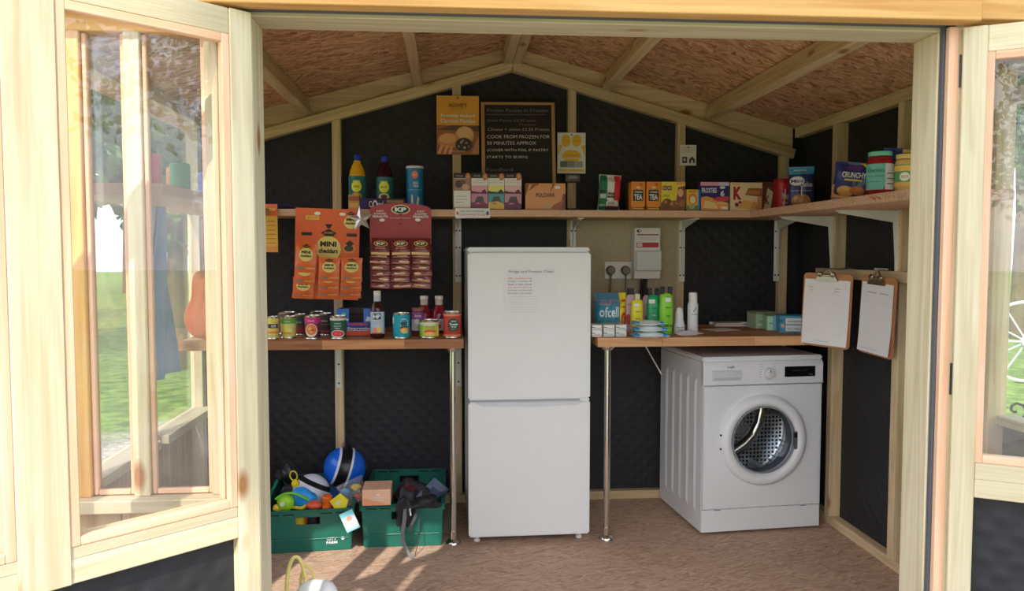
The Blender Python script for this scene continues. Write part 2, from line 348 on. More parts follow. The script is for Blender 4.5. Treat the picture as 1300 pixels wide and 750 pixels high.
def pillow_mesh(wd, ht, th, m, crimp=.012, seed=0, n=14, m2=None):
    """a sealed foil bag, hanging in local XZ, face to -Y; z 0 at the top seal going down"""
    rnd = random.Random(seed); b = B(); vs = []; fs = []
    ph = [rnd.uniform(0, 6) for _ in range(6)]
    def th_(u, v):
        e = min(1, max(0, (v*ht-crimp)/.03), max(0, ((1-v)*ht-crimp)/.03)); e = math.sin(e*PI/2)
        return max(.0006, th/2*e*math.sin(PI*min(max(u, 0), 1))**.55 * (1+.10*math.sin(11*u+ph[0])*math.sin(9*v+ph[1])+.07*math.sin(23*u+ph[2]+8*v)))
    for side in (-1, 1):
        for j in range(n+1):
            for i in range(n+1):
                u, v = i/n, j/n; pin = 1-.05*math.sin(PI*v)+.01*math.sin(14*v+ph[4])
                vs.append(((u-.5)*wd*pin, side*th_(u, v), -v*ht))
    K = (n+1)**2
    for sd_ in (0, 1):
        for j in range(n):
            for i in range(n):
                a = sd_*K+j*(n+1)+i; q = (a, a+1, a+n+2, a+n+1); fs.append(q if sd_ == 0 else q[::-1])
    for i in range(n):
        fs += [(i, i+K, i+1+K, i+1), (n*(n+1)+i, n*(n+1)+i+1, n*(n+1)+i+1+K, n*(n+1)+i+K), (i*(n+1), (i+1)*(n+1), (i+1)*(n+1)+K, i*(n+1)+K), (i*(n+1)+n, i*(n+1)+n+K, (i+1)*(n+1)+n+K, (i+1)*(n+1)+n)]
    b.add(vs, fs, m, True)
    front = lambda x, z, l: (x, -th_(x/wd+.5, -z/ht)-l-.0004, z)
    return b, front

# ================================================================== SETTING
XL, XR, YB, YF = -1.20, 1.855, 4.205, 1.90      # inner faces of the lining left/right/back, inner face of the door wall
XA = .326                                        # ridge
def roofz(x): return 2.415-.262*abs(x-XA)
# floor
fl = B().bb(-1.30, 1.95, 1.74, 4.30, -.022, 0, OSB_FLOOR).build('floor'); fl['kind'] = 'structure'
fl2 = timber('bearer', (-1.30, 1.80, -.067), (1.95, 1.80, -.067), .095, .088, W_PALE, fl)
# ground outside
def ground_mat():
    m = bpy.data.materials.new('gravel_and_grass'); m.use_nodes = True; t = m.node_tree; N = t.nodes; L = t.links; b = N['Principled BSDF']; b.inputs['Roughness'].default_value = .9
    tc = N.new('ShaderNodeTexCoord'); v = N.new('ShaderNodeTexVoronoi'); v.inputs['Scale'].default_value = 35; L.new(tc.outputs['Object'], v.inputs['Vector'])
    sp = N.new('ShaderNodeSeparateColor'); L.new(v.outputs['Color'], sp.inputs[0])
    r = N.new('ShaderNodeValToRGB'); r.color_ramp.elements[0].color = (*lin((120, 112, 100)), 1); r.color_ramp.elements[1].color = (*lin((196, 188, 172)), 1); L.new(sp.outputs[0], r.inputs[0])
    n = N.new('ShaderNodeTexNoise'); n.inputs['Scale'].default_value = 7; n.inputs['Detail'].default_value = 6; L.new(tc.outputs['Object'], n.inputs['Vector'])
    r2 = N.new('ShaderNodeValToRGB'); r2.color_ramp.elements[0].position = .35; r2.color_ramp.elements[0].color = (*lin((70, 98, 36)), 1); r2.color_ramp.elements[1].position = .65; r2.color_ramp.elements[1].color = (*lin((132, 158, 66)), 1); L.new(n.outputs['Fac'], r2.inputs[0])
    sx = N.new('ShaderNodeSeparateXYZ'); L.new(tc.outputs['Object'], sx.inputs[0])
    ln = N.new('ShaderNodeVectorMath'); ln.operation = 'LENGTH'; mp = N.new('ShaderNodeMapping'); mp.inputs['Location'].default_value = (-.3, -1.6, 0); mp.inputs['Scale'].default_value = (1, .8, 0); L.new(tc.outputs['Object'], mp.inputs[0]); L.new(mp.outputs[0], ln.inputs[0])
    n3 = N.new('ShaderNodeTexNoise'); n3.inputs['Scale'].default_value = 1.2; L.new(tc.outputs['Object'], n3.inputs['Vector'])
    ad = N.new('ShaderNodeMath'); L.new(ln.outputs['Value'], ad.inputs[0]); L.new(n3.outputs['Fac'], ad.inputs[1])
    mr = N.new('ShaderNodeMapRange'); mr.inputs[1].default_value = 4.9; mr.inputs[2].default_value = 5.3; L.new(ad.outputs[0], mr.inputs[0])
    mx = N.new('ShaderNodeMix'); mx.data_type = 'RGBA'; L.new(mr.outputs[0], mx.inputs[0]); L.new(r.outputs[0], mx.inputs[6]); L.new(r2.outputs[0], mx.inputs[7]); L.new(mx.outputs[2], b.inputs['Base Color'])
    return m
g = B().bb(-60, 60, -60, 60, -.16, -.112, ground_mat()).build('ground'); g['kind'] = 'structure'

# back wall: lining, studs, plates, gable rails
def gable(y0, y1, m, zoff=0, zb=0):
    return B().prism([(XL-.06, zb), (XR+.06, zb), (XR+.06, roofz(XR+.06)-zoff), (XA, roofz(XA)-zoff), (XL-.06, roofz(XL-.06)-zoff)], 'y', y0, y1, m)
wb = gable(YB, YB+.02, MEMB).build('wall_back'); wb['kind'] = 'structure'
timber('bottom_plate', (XL, 4.1825, .0225), (XR, 4.1825, .0225), .045, .045, W_IN, wb)
def rail(x): return 2.285-.29*abs(x-XA)
for x in (-.585, .035, .642, 1.232): timber('stud', (x, 4.1825, .045), (x, 4.1825, rail(x)+.01), .045, .044, W_IN, wb)
for x in (XL+.022, XR-.05): timber('stud', (x, 4.1825, .045), (x, 4.1825, rail(x)+.01), .045, .044, W_IN, wb)
for xe in (XL, XR): 
    timber('gable_rail', (XA, 4.178, rail(XA)+.027), (xe, 4.178, rail(xe)+.027), .054, .052, W_IN, wb)
    # board behind the rail, closing the gable up to the roof
    s = 1 if xe > XA else -1
    bo = B().prism([(XA, rail(XA)+.03), (xe, rail(xe)+.03), (xe, roofz(xe)-.002), (XA, roofz(XA)-.002)], 'y', 4.185, 4.204, W_IN).build('gable_board', wb)
# right wall: lining with a window at the front end
wr = B().bb(XR+.045, XR+.06, 2.56, YB+.02, 0, 2.02, MEMB).build('wall_right'); wr['kind'] = 'structure'
B().bb(XR+.045, XR+.06, YF-.1, 2.56, 0, .76, MEMB).build('lower_lining', wr)
timber('bottom_plate', (XR+.0225, YF, .0225), (XR+.0225, 4.16, .0225), .045, .045, W_IN, wr)
timber('top_plate', (XR+.0225, YF, 1.9825), (XR+.0225, 4.16, 1.9825), .045, .055, W_IN, wr)
for y in (2.575, 3.13, 3.69): timber('stud', (XR+.0225, y, .045), (XR+.0225, y, 1.955), .045, .068, W_IN, wr, roll=PI/2)
w1 = setpiece('window_1', (XR+.03, 1.98, 0))
timber('window_sill', (0, 0, .77), (0, .54, .77), .07, .03, W_PALE, w1); timber('window_head', (0, 0, 1.86), (0, .54, 1.86), .05, .05, W_PALE, w1)
B().bb(.005, .009, 0, .54, .785, 1.835, GLASS2).build('pane', w1)
# left wall: low boarding, a wide window, lining above the back end
wl = B().bb(XL-.06, XL-.045, 3.92, YB+.02, 0, 2.02, MEMB).build('wall_left'); wl['kind'] = 'structure'
timber('top_plate', (XL-.0225, YF, 1.9825), (XL-.0225, 4.16, 1.9825), .045, .055, W_IN, wl)
timber('bottom_plate', (XL-.0225, YF, .0225), (XL-.0225, 4.16, .0225), .045, .045, W_IN, wl)
y = 1.90
while y < 3.95:
    timber('cladding_board', (XL-.055, y+.055, 0), (XL-.055, y+.055, .55), .108, .014, W_CLAD, wl, roll=PI/2); y += .111
B().bb(XL-.06, XL-.045, YF-.1, 2.52, .56, 1.96, W_CLAD).build('upper_cladding', wl)
for y in (2.54, 3.24, 3.90): timber('stud', (XL-.0225, y, .045), (XL-.0225, y, 1.955), .045, .055, W_PALE, wl, roll=PI/2)
w2 = setpiece('window_2', (XL-.03, 2.52, 0))
timber('window_sill', (.03, 0, .575), (.03, .68, .575), .10, .035, W_PALE, w2)
timber('window_sill', (.03, .76, .575), (.03, 1.38, .575), .10, .035, W_PALE, w2)
for a, c in ((.05, .69), (.75, 1.36)): B().bb(-.006, -.002, a, c, .59, 1.955, GLASS2).build('pane', w2)

# roof
ce = setpiece('ceiling')
th = .262
for s, xe in ((1, 2.02), (-1, -1.38)):
    L = (Vector((xe, 0, roofz(xe)))-Vector((XA, 0, roofz(XA)))).length
    o = B().bb(0, L, 0, 2.78, 0, .012, OSB_ROOF).build('roof_panel', ce)
    ang = math.atan(.262); o.location = (XA, 1.60, roofz(XA)); o.rotation_euler = (0, ang, 0) if s > 0 else (0, 0, 0)
    if s < 0:
        o.data.transform(Matrix.Scale(-1, 4, (1, 0, 0))); o.data.flip_normals(); o.rotation_euler = (0, -ang, 0)
for x in (-.74, -.17, .83, 1.39):
    h = .088; timber('purlin', (x, 1.78, roofz(x)-h/2-.006), (x, 4.158, roofz(x)-h/2-.006), .045, h, W_IN, ce, roll=math.atan(.262)*(1 if x > XA else -1))
for dx in (-.0235, .0235): timber('ridge_timber', (XA+dx, 1.78, 2.36), (XA+dx, 4.158, 2.36), .045, .085, W_IN, ce)

# front wall with the doorway
wf = setpiece('wall_front')
B().prism([(XL-.06, 2.0), (-.5, 2.0), (-.5, 1.96), (1.21, 1.96), (1.21, 2.0), (XR+.06, 2.0), (XA, 2.41)], 'y', 1.83, 1.85, W_CLAD).build('gable_panel', wf)
DL, DR = -.433, 1.146
timber('head_jamb', (DL-.066, 1.85, 1.892), (DR+.064, 1.85, 1.892), .10, .07, W_PALE, wf)
timber('side_jamb', (DL-.033, 1.85, -.02), (DL-.033, 1.85, 1.857), .10, .066, W_PALE, wf, roll=PI/2)
timber('side_jamb', (DR+.032, 1.85, -.02), (DR+.032, 1.85, 1.857), .10, .064, W_PALE, wf, roll=PI/2)
GREYST = mat((92, 92, 98), .7, name='grey_seal')
B().bb(DL-.03, DR+.03, 1.768, 1.799, 1.866, 1.92, GREYST).build('seal_strip', wf)
B().bb(DR+.004, DR+.05, 1.788, 1.799, -.02, 1.866, GREYST).build('seal_strip', wf)
timber('lintel', (-.56, 1.745, 1.945), (1.20, 1.745, 1.945), .045, .165, W_ORG, wf)
timber('fascia_board', (-1.45, 1.79, 1.975), (2.1, 1.79, 1.975), .04, .19, W_ORG, wf)
timber('jamb_trim', (DR+.022, 1.779, -.02), (DR+.022, 1.779, 1.862), .016, .024, W_PINK, wf, roll=PI/2)
timber('jamb_trim', (DR+.050, 1.784, -.02), (DR+.050, 1.784, 1.862), .026, .034, W_PALE, wf, roll=PI/2)
# front windows beside the doorway
def front_window(n, xs, x0, x1):
    w_ = setpiece('window_%d' % n, (0, 1.87, 0))
    timber('window_sill', (x0, -.005, .765), (x1, -.005, .765), .11, .03, W_PALE, w_)
    timber('window_head', (x0, 0, 1.865), (x1, 0, 1.865), .06, .07, W_ORG, w_)
    for a, c, mt in xs: timber('post', ((a+c)/2, 0, .78), ((a+c)/2, 0, 1.83), .06, c-a, mt, w_, roll=PI/2)
    pan = []
    xs = sorted(xs)
    for i in range(len(xs)-1):
        a, c = xs[i][1], xs[i+1][0]
        B().bb(a, c, -.002, .002, .78, 1.83, GLASS2).build('pane', w_)
        for q in (a+.006, c-.006): timber('bead', (q, -.012, .782), (q, -.012, 1.828), .014, .010, W_PINK, w_, roll=PI/2)
        timber('bead', (a+.012, -.012, .788), (c-.012, -.012, .788), .014, .012, W_PINK, w_)
    k = 0; x = x0
    while x < x1-.02:
        timber('cladding_board', (x+.05, -.01, 0), (x+.05, -.01, .75), min(.098, x1-x), .014, W_CLAD, w_, roll=0); x += .1
    return w_
front_window(3, [(-1.26, -1.14, W_PALE), (-.89, -.82, W_ORG), (-.725, -.69, W_PALE), (-.55, -.50, W_PALE)], -1.26, -.50)  # the slim pale bar between the panes is added to stripe the sunlight
front_window(4, [(1.215, 1.26, W_PALE), (1.80, 1.90, W_PALE)], 1.215, 1.90)

# door leaves: local x runs from the hinge to the free edge, inner face at local y=0 (towards the viewer), thickness behind
def leaf(n, loc, ang, mirror, panes, rails, zg0, zg1, ztop=1.855, W_=.785, wm=1):
    d = setpiece('door_%d' % n, loc, ang); s = mirror     # s=+1: thickness towards +y ; -1: towards -y
    def Y(y): return s*y
    def st(a, c, nm='stile', t=.045, z0=-.05, z1=ztop, m=W_PALE, y=None):
        yy = Y(t/2) if y is None else y
        return timber(nm, ((a+c)/2, yy, z0), ((a+c)/2, yy, z1), t, c-a, m, d, roll=PI/2)
    # timbers: stile boards are proud of the rails by 4 mm
    st(0, .050); st(W_-.05, W_)
    for a, c in zip(panes[:-1], panes[1:]): st(a[1], c[0], 'mullion', z0=rails[0][0], z1=zg1)
    timber('top_rail', (.050, Y(.025), (zg1+ztop)/2), (W_-.05, Y(.025), (zg1+ztop)/2), .042, ztop-zg1, W_PALE, d)
    for z0, z1 in rails: timber('middle_rail', (.050, Y(.025), (z0+z1)/2), (W_-.05, Y(.025), (z0+z1)/2), .042, z1-z0, W_PALE, d)
    timber('bottom_rail', (.050, Y(.025), 0), (W_-.05, Y(.025), 0), .042, .09, W_PALE, d)
    lw = B().bb(.050, W_-.05, Y(.028), Y(.034), .045, rails[0][0], MEMB); lw.build('lining_panel', d)
    for i in range(7):
        a = .001+i*.1118; timber('cladding_board', (a+.055, Y(.055), -.05), (a+.055, Y(.055), rails[0][0]-.001), .012, .108, W_CLAD, d, roll=PI/2)
    for a, c in panes:
        B().bb(a, c, Y(.026), Y(.030), zg0, zg1, GLASS).build('pane', d)
        for q in (a+.009, c-.009): st(q-.009, q+.009, 'bead', .018, zg0, zg1, W_PINK, Y(.012))
        for q in (zg0+.009, zg1-.009): timber('bead', (a+.018, Y(.012), q), (c-.018, Y(.012), q), .018, .018, W_PINK, d)
        for q in (a+.009, c-.009): st(q-.009, q+.009, 'outer_bead', .022, zg0, zg1, W_PALE, Y(.042))
        timber('outer_bead', (a+.018, Y(.042), zg0+.007), (c-.018, Y(.042), zg0+.007), .022, .014, W_PALE, d)
    for z in (1.04, 1.76):
        B().box((-.003, Y(.03), z), (.005, .026, .075), SCREW).build('hinge', d)
    return d
aL = PI+R(42)
leaf(1, (-.425, 1.765, 0), aL, -1, [(.050, .384), (.472, .735)], [(.715, .762), (.762, .785)], .785, 1.80)
leaf(2, (1.176, 1.752, 0), -R(30), 1, [(.047, .384), (.430, .735)], [(.765, .808), (.808, .848)], .848, 1.795)

# ================================================================== SHELVES AND WORKTOPS
SH = 1.547                                       # top of the shelf
BIRCH = mat((214, 170, 136), .5, var=.05, scale=40, name='pink_chipboard')
def chip_mat():
    return strands('chipboard_edge', [(176, 126, 92), (206, 164, 130), (214, 174, 140), (220, 182, 150), (228, 192, 162)], (220, 260, 260), swirl=.05)
CHIPE = chip_mat()
o = B().bb(XL-.0, XR+.0, 3.86, 4.155, SH-.034, SH, BIRCH, .0015).build('back_shelf'); tag(o, 'long pinkish board shelf across the back wall above the fridge', 'shelf')
o = B().bb(1.50, XR-.002, 2.47, 3.858, SH-.034, SH, CHIPE, .0015).build('side_shelf'); tag(o, 'speckled chipboard shelf along the right wall on white brackets', 'shelf')
pr = B(); 
for k in range(6): 
    z = SH-.012-.004*(k % 3); pr.box((1.4985, 2.72-.012*k, z), (.001, .014, .003), mat((200, 40, 50), .6, name='red_mark'))
pr.build('red_mark', o)
o = B().bb(XL, -.86, 2.45, 3.858, SH-.034, SH, BIRCH, .0015).build('side_shelf'); tag(o, 'board shelf along the left wall seen through the open door glass', 'shelf')

def bracket(label, loc, rz, la, lb, group):
    """flat-bar L bracket; local -y is the arm direction, plate on the wall at y=0"""
    t = thing('shelf_bracket', label, 'bracket', loc, rz, group)
    B().box((0, -.003, -lb/2), (.032, .006, lb), BRKT, .001).build('wall_plate', t)
    b = B(); b.box((0, -la/2, -.003), (.030, la, .006), BRKT, .001); b.prism([(-.002, -.004), (-la+.005, -.004), (-la+.005, -.012), (-.03, -.05), (-.012, -lb*.9), (-.002, -lb*.9)], 'x', -.003, .003, BRKT)
    b.build('arm', t)
    s = B()
    for z in (-.06, -lb*.45, -lb*.9): s.lathe([(.0045, 0), (.0045, .002), (.001, .003)], SCREW, 8, M=Matrix.Translation((.009, -.006, z)) @ Matrix.Rotation(PI/2, 4, 'X'))
    for z in (-.06, -lb*.45, -lb*.9): s.lathe([(.0045, 0), (.0045, .002), (.001, .003)], SCREW, 8, M=Matrix.Translation((-.009, -.006, z)) @ Matrix.Rotation(PI/2, 4, 'X'))
    s.build('screw', t); return t
zb = SH-.0345
bracket('white bracket under the shelf at the left edge of the fridge', (.040, 4.158, zb), 0, .25, .33, 'white brackets holding up the shelf')
bracket('white bracket under the shelf above the right half of the fridge', (.650, 4.158, zb), 0, .25, .33, 'white brackets holding up the shelf')
bracket('white bracket under the shelf right of the white fuse box', (1.240, 4.158, zb), 0, .25, .33, 'white brackets holding up the shelf')
bracket('white bracket in the corner where the two shelves meet', (1.765, 4.158, zb), 0, .25, .33, 'white brackets holding up the shelf')
bracket('white bracket under the right shelf nearer the corner, above the left clipboard', (1.852, 3.69, zb), -PI/2, .27, .33, 'white brackets holding up the shelf')
bracket('white bracket under the right shelf above the right clipboard', (1.852, 3.13, zb), -PI/2, .27, .33, 'white brackets holding up the shelf')
bracket('white bracket seen through the glass of the right door', (1.852, 2.575, zb), -PI/2, .27, .33, 'white brackets holding up the shelf')
bracket('white bracket under the left end of the back shelf behind the orange snack card', (-.585, 4.158, zb), 0, .25, .33, 'white brackets holding up the shelf')

CT = .95
BLK = [wood('butcher_block', (206, 150, 104), (178, 118, 78), knots=False), wood('butcher_block_dark', (186, 128, 90), (150, 96, 66), knots=False), wood('butcher_block_light', (222, 170, 122), (200, 144, 98), knots=False)]
def worktop(label, x0, x1, legx, seed):
    t = thing('worktop', label, 'worktop', ((x0+x1)/2, 3.84, CT)); rnd = random.Random(seed); hw = (x1-x0)/2
    y = -.31; row = 0
    while y < .305:
        x = -hw+(0 if row == 0 else 0); wy = .044; first = True
        while x < hw-1e-4:
            L = rnd.uniform(.22, .45); 
            if first: L *= rnd.uniform(.3, 1); first = False
            L = min(L, hw-x); 
            if hw-(x+L) < .06: L = hw-x
            timber('stave', (x+.0004, y+wy/2, -.021), (x+L-.0004, y+wy/2, -.021), wy-.0004, .042, rnd.choice(BLK), t, bev=.0008); x += L
        y += wy; row += 1
    lx, ly = legx-(x0+x1)/2, -.265
    lg = B().lathe([(.015, -CT+.012), (.015, -.043)], CHROME, 20, M=Matrix.Translation((lx, ly, 0))).build('leg', t)
    B().lathe([(.036, -CT+.0005), (.036, -CT+.006), (.026, -CT+.018), (.017, -CT+.022), (.017, -CT+.06)], CHROME, 24, M=Matrix.Translation((lx, ly, 0))).build('leg_foot', lg)
    B().lathe([(.022, -.060), (.032, -.047), (.032, -.0425)], CHROME, 24, M=Matrix.Translation((lx, ly, 0))).build('leg_collar', lg)
    return t
worktop('left butcher-block worktop on a chrome leg, stacked with tins', XL+.012, .058, .008, 3)
worktop('right butcher-block worktop above the washing machine, with toiletries', .668, 1.745, .722, 5)
for nm, x, lb_ in (('white plate bracket under the left worktop behind the crates', -.585, 1), ('white plate bracket under the left worktop beside the fridge', .040, 2)):
    t = thing('worktop_bracket', nm, 'bracket', (x, 4.158, CT-.045)); B().box((0, -.003, -.14), (.030, .006, .27), BRKT, .001).build('wall_plate', t)
    B().box((0, -.19, -.004), (.028, .37, .006), BRKT, .001).build('arm', t)
    s = B(); [s.lathe([(.005, 0), (.005, .002), (.001, .003)], SCREW, 8, M=Matrix.Translation((0, -.006, z)) @ Matrix.Rotation(PI/2, 4, 'X')) for z in (-.05, -.15, -.25)]; s.build('screw', t)

# ================================================================== FRIDGE
fx0, fx1, fy = .078, .638, 3.545; FH = 1.362; fw = fx1-fx0
fr = thing('fridge_freezer', 'tall white fridge freezer between the two worktops', 'fridge', ((fx0+fx1)/2, fy, 0), R(1.0))
CAB = mat((205, 205, 203), .45, var=.02, name='cabinet_side')
B().bb(-fw/2+.004, fw/2-.004, .055, .58, .03, FH-.012, CAB, .004).build('cabinet', fr)
B().bb(-fw/2, fw/2, .03, .58, FH-.022, FH, FRIDGEW, .006, seg=2).build('top_panel', fr)
split = .665
ud = B().bb(-fw/2, fw/2, 0, .05, split+.004, FH-.024, FRIDGEW, .007, seg=2).build('upper_door', fr)
ld = B().bb(-fw/2, fw/2, 0, .05, .035, split-.007, FRIDGEW, .007, seg=2).build('lower_door', fr)
B().prism([(-.25, split-.008), (.25, split-.008), (.22, split-.024), (0, split-.030), (-.22, split-.024)], 'y', -.003, .02, mat((214, 216, 220), .35, name='grip_recess')).build('door_grip', ld)
B().bb(-fw/2+.01, fw/2-.01, .012, .06, split-.014, split+.014, mat((160, 162, 166), .6, name='door_gasket')).build('gasket', fr)
B().bb(fw/2-.05, fw/2-.005, -.004, .03, split-.006, split+.006, FRIDGEW, .002).build('door_hinge', fr)
for sx in (-1, 1):
    for yy in (.06, .52): B().lathe([(.015, 0), (.015, .012), (.01, .014), (.01, .034)], FRIDGEW, 14, M=Matrix.Translation((sx*(fw/2-.04), yy, 0))).build('foot', fr)
# note on the fridge
def sheet(name, label, w_, h_, loc, rot, specs, cat='paper', m=PAPER, parent=None, thick=.0008):
    o = B().box((0, 0, h_/2), (w_, thick, h_), m).build(name, parent); o.location = loc; o.rotation_euler = rot
    if label: tag(o, label, cat)
    prints(o, specs, w_, h_, flatmap(-thick/2)); return o
a = atY(640, 430, 3.54); b2 = atY(705, 341, 3.54)
INK = (70, 75, 90); RED = (205, 70, 80); BLU = (50, 80, 140)
GRY = (165, 168, 175)
note_lines = [('Milk - 2 bottles of use', RED), ('Sausages - 12 sausage rolls', BLU), ('Bread - 2 loaves of bread', INK), ('Veg - pasties of the veg', RED), ('Ice pops - on top shelf', INK), ('Fish fingers - in the drawer', INK)]
sp = [('t', .53, .955, .88, .05, 'Fridge and Freezer Clean', (110, 122, 128), .004), ('t', .90, .99, .14, .012, 'Date', GRY, 0)]
for i, (s_, c_) in enumerate(note_lines): sp.append(('t', .31, .865-i*.043, .46, .024, s_, c_, .0))
for i in range(7): sp.append(('r', .08, .60-i*.036, .66, .602-i*.036, GRY))
sheet('notice', 'handwritten notice sheet stuck on the upper fridge door', b2.x-a.x, b2.z-a.z, ((a.x+b2.x)/2, 3.5400+.0025, a.z), (0, 0, R(1.0)), sp, 'notice', m=mat((240, 241, 246), .7, var=.01, name='notice_paper'))

# ================================================================== WASHING MACHINE
wm = thing('washing_machine', 'white front-loading washing machine under the right worktop', 'washing machine', (1.478, 3.604, 0), R(5.2))
Ww, Wd, Wh = .606, .56, .848
# body: left flank with pressed ribs
b = B()
b.bb(-Ww/2, -Ww/2+.006, .006, Wd, .012, Wh-.024, WHITE, .002); b.bb(Ww/2-.006, Ww/2, .006, Wd, .012, Wh-.024, WHITE, .002)
b.bb(-Ww/2+.006, Ww/2-.006, Wd-.006, Wd, .012, Wh-.024, WHITE); b.bb(-Ww/2+.006, Ww/2-.006, .02, Wd-.006, .012, .02, WHITE)
b.build('body', wm)
B().bb(-Ww/2-.002, Ww/2+.002, .004, Wd, Wh-.023, Wh, WHITE, .006, seg=2).build('top_panel', wm)
rb = B()
for k in range(5):
    yy = .09+k*.095
    vs = [(-Ww/2+.001, yy-.022, .09), (-Ww/2+.001, yy+.022, .09), (-Ww/2-.006, yy, .12), (-Ww/2-.006, yy, Wh-.13), (-Ww/2+.001, yy-.022, Wh-.10), (-Ww/2+.001, yy+.022, Wh-.10)]
    rb.add(vs, [(0, 1, 2), (0, 2, 3, 4), (1, 5, 3, 2), (4, 3, 5)], WHITE)
rb.build('pressed_rib', wm)
CZ, CR = .450, .172
def holed(w0, w1, z0, z1, c, r, y, m, n=44):
    an = sorted([2*PI*i/n for i in range(n)]+[math.atan2(q-c[1], p-c[0]) % (2*PI) for p in (w0, w1) for q in (z0, z1)])
    vs = []; fs = []; n = len(an)
    for a in an:
        ca, sa = math.cos(a), math.sin(a); t = 9
        if ca > 1e-6: t = min(t, (w1-c[0])/ca)
        if ca < -1e-6: t = min(t, (w0-c[0])/ca)
        if sa > 1e-6: t = min(t, (z1-c[1])/sa)
        if sa < -1e-6: t = min(t, (z0-c[1])/sa)
        vs += [(c[0]+r*ca, y, c[1]+r*sa), (c[0]+t*ca, y, c[1]+t*sa)]
    for i in range(n): j = (i+1) % n; fs.append((2*i, 2*j, 2*j+1, 2*i+1))
    return B().add(vs, fs, m)
fp = holed(-Ww/2+.001, Ww/2-.001, .125, .712, (0, CZ), CR, 0, WHITE); fp.bb(-Ww/2+.001, -Ww/2+.005, 0, .01, .125, .712, WHITE); fp.bb(Ww/2-.005, Ww/2-.001, 0, .01, .125, .712, WHITE)
fp.build('front_panel', wm, fix=False)
pl = B().bb(-Ww/2+.001, Ww/2-.001, 0, .012, .014, .122, WHITE, .002).build('plinth_panel', wm)
tb = B()
for sx in (-.24, .20): tb.bb(sx, sx+.03, -.0008, .001, .1175, .1205, mat((90, 92, 98), .6, name='slot'))
tb.build('slot', pl)
cp = B().prism([(-.012, .716), (-.004, .716), (0, .725), (.0, Wh-.04), (.010, Wh-.024), (.03, Wh-.024), (.03, .716)], 'x', -Ww/2, Ww/2, WHITE)
for i, (x_, y_, z_) in enumerate(cp.v): cp.v[i] = (x_, y_-.004, z_)
cpo = cp.build('control_panel', wm)
dr = B().bb(-.262, -.115, -.0095, .003, .738, .786, mat((212, 216, 222), .3, name='drawer_white'), .003).build('detergent_drawer', wm)
B().bb(-.255, -.122, -.0105, -.008, .741, .752, mat((190, 195, 202), .4, name='drawer_grip')).build('drawer_grip', dr)
dl = B().lathe([(.030, 0), (.030, .004), (.025, .006), (.023, .022), (.019, .024), (.001, .024)], mat((222, 222, 226), .3, name='dial'), 32, M=Matrix.Translation((.020, -.004, .768)) @ Matrix.Rotation(PI/2, 4, 'X')).build('programme_dial', wm)
B().bb(.019, .022, -.0292, -.028, .772, .786, BLACK).build('pointer', dl)
B().bb(.105, .262, -.0075, .002, .747, .797, mat((14, 15, 20), .12, name='display'), .002).build('display_window', wm)
sp = [('t', .245, .70, .060, .13, 'Logik', (80, 82, 92), .02)]
for i in range(6): sp += [('r', .455, .28+i*.10, .497, .295+i*.10, (150, 152, 160)), ('r', .568, .28+i*.10, .60, .295+i*.10, (150, 152, 160))]
sp += [('t', .745, .60, .05, .04, 'programme', (110, 120, 130), 0), ('t', .86, .43, .02, .07, '00', (120, 130, 140), 0)]
sp = [(q[0], q[1]-.02) + q[2:] if q[0] == 't' and q[5] == 'Logik' else q for q in sp]
prints(cpo, [q for q in sp if q[0] == 'r' or q[5] == 'Logik'], Ww, .12, lambda x, z, l: (x, -.0042-l, .716+z))
prints(wm, [('t', .5, .6, .5, .10, '1400 spin', (90, 100, 110), 0), ('t', .85, .2, .12, .16, '8 kg', (110, 120, 128), 0)], .157, .05, lambda x, z, l: (.1835+x, -.0076-l, .747+z))
MF = lambda y: Matrix.Translation((0, y, CZ)) @ Matrix.Rotation(PI/2, 4, 'X')     # lathe z -> -y (towards viewer)
dw = B().lathe([(.158, -.012), (.160, .010), (.168, .026), (.182, .034), (.200, .032), (.214, .020), (.218, .004), (.218, -.002)], WHITE, 64, M=MF(0), cap=False).build('porthole_door', wm)
B().lathe([(.157, .012), (.150, .000), (.135, -.016), (.10, -.030), (.05, -.038), (.001, -.040)], WASHG, 48, M=MF(0), cap=False).build('glass_bowl', dw)
B().lathe([(.163, .006), (.160, .020), (.156, .020), (.154, .004)], mat((150, 154, 160), .35, name='door_trim'), 56, M=MF(0), cap=False).build('inner_trim', dw)
B().box((.158, -.018, CZ-.005), (.014, .018, .085), mat((120, 124, 130), .3, .4, name='catch')).box((.155, -.026, CZ+.02), (.010, .010, .022), BLACK).build('door_latch', dw)
B().box((-.216, -.010, CZ+.03), (.006, .008, .008), BLACK).box((-.216, -.010, CZ-.035), (.006, .008, .008), BLACK).build('door_hinge', dw)
RUB = mat((92, 98, 108), .5, name='rubber_gasket')
B().lathe([(.174, .001), (.172, -.02), (.165, -.05), (.160, -.075)], RUB, 48, M=MF(0), cap=False).build('rubber_gasket', wm)
def drum_mat():
    m = mat((196, 198, 202), .34, .9, .03, name='perforated_drum').copy(); t = m.node_tree; b = t.nodes['Principled BSDF']; N = t.nodes; L = t.links
    tc = N.new('ShaderNodeTexCoord'); v = N.new('ShaderNodeTexVoronoi'); v.inputs['Scale'].default_value = 50; v.inputs['Randomness'].default_value = .15
    L.new(tc.outputs['Object'], v.inputs['Vector']); r = N.new('ShaderNodeValToRGB'); r.color_ramp.interpolation = 'CONSTANT'
    r.color_ramp.elements[0].color = (0, 0, 0, 1); r.color_ramp.elements[1].position = .34; r.color_ramp.elements[1].color = (1, 1, 1, 1); L.new(v.outputs['Distance'], r.inputs[0])
    mx = N.new('ShaderNodeMix'); mx.data_type = 'RGBA'; L.new(r.outputs[0], mx.inputs[0]); mx.inputs[6].default_value = (.02, .02, .025, 1); mx.inputs[7].default_value = (.72, .73, .75, 1)
    L.new(mx.outputs[2], b.inputs['Base Color']); return m
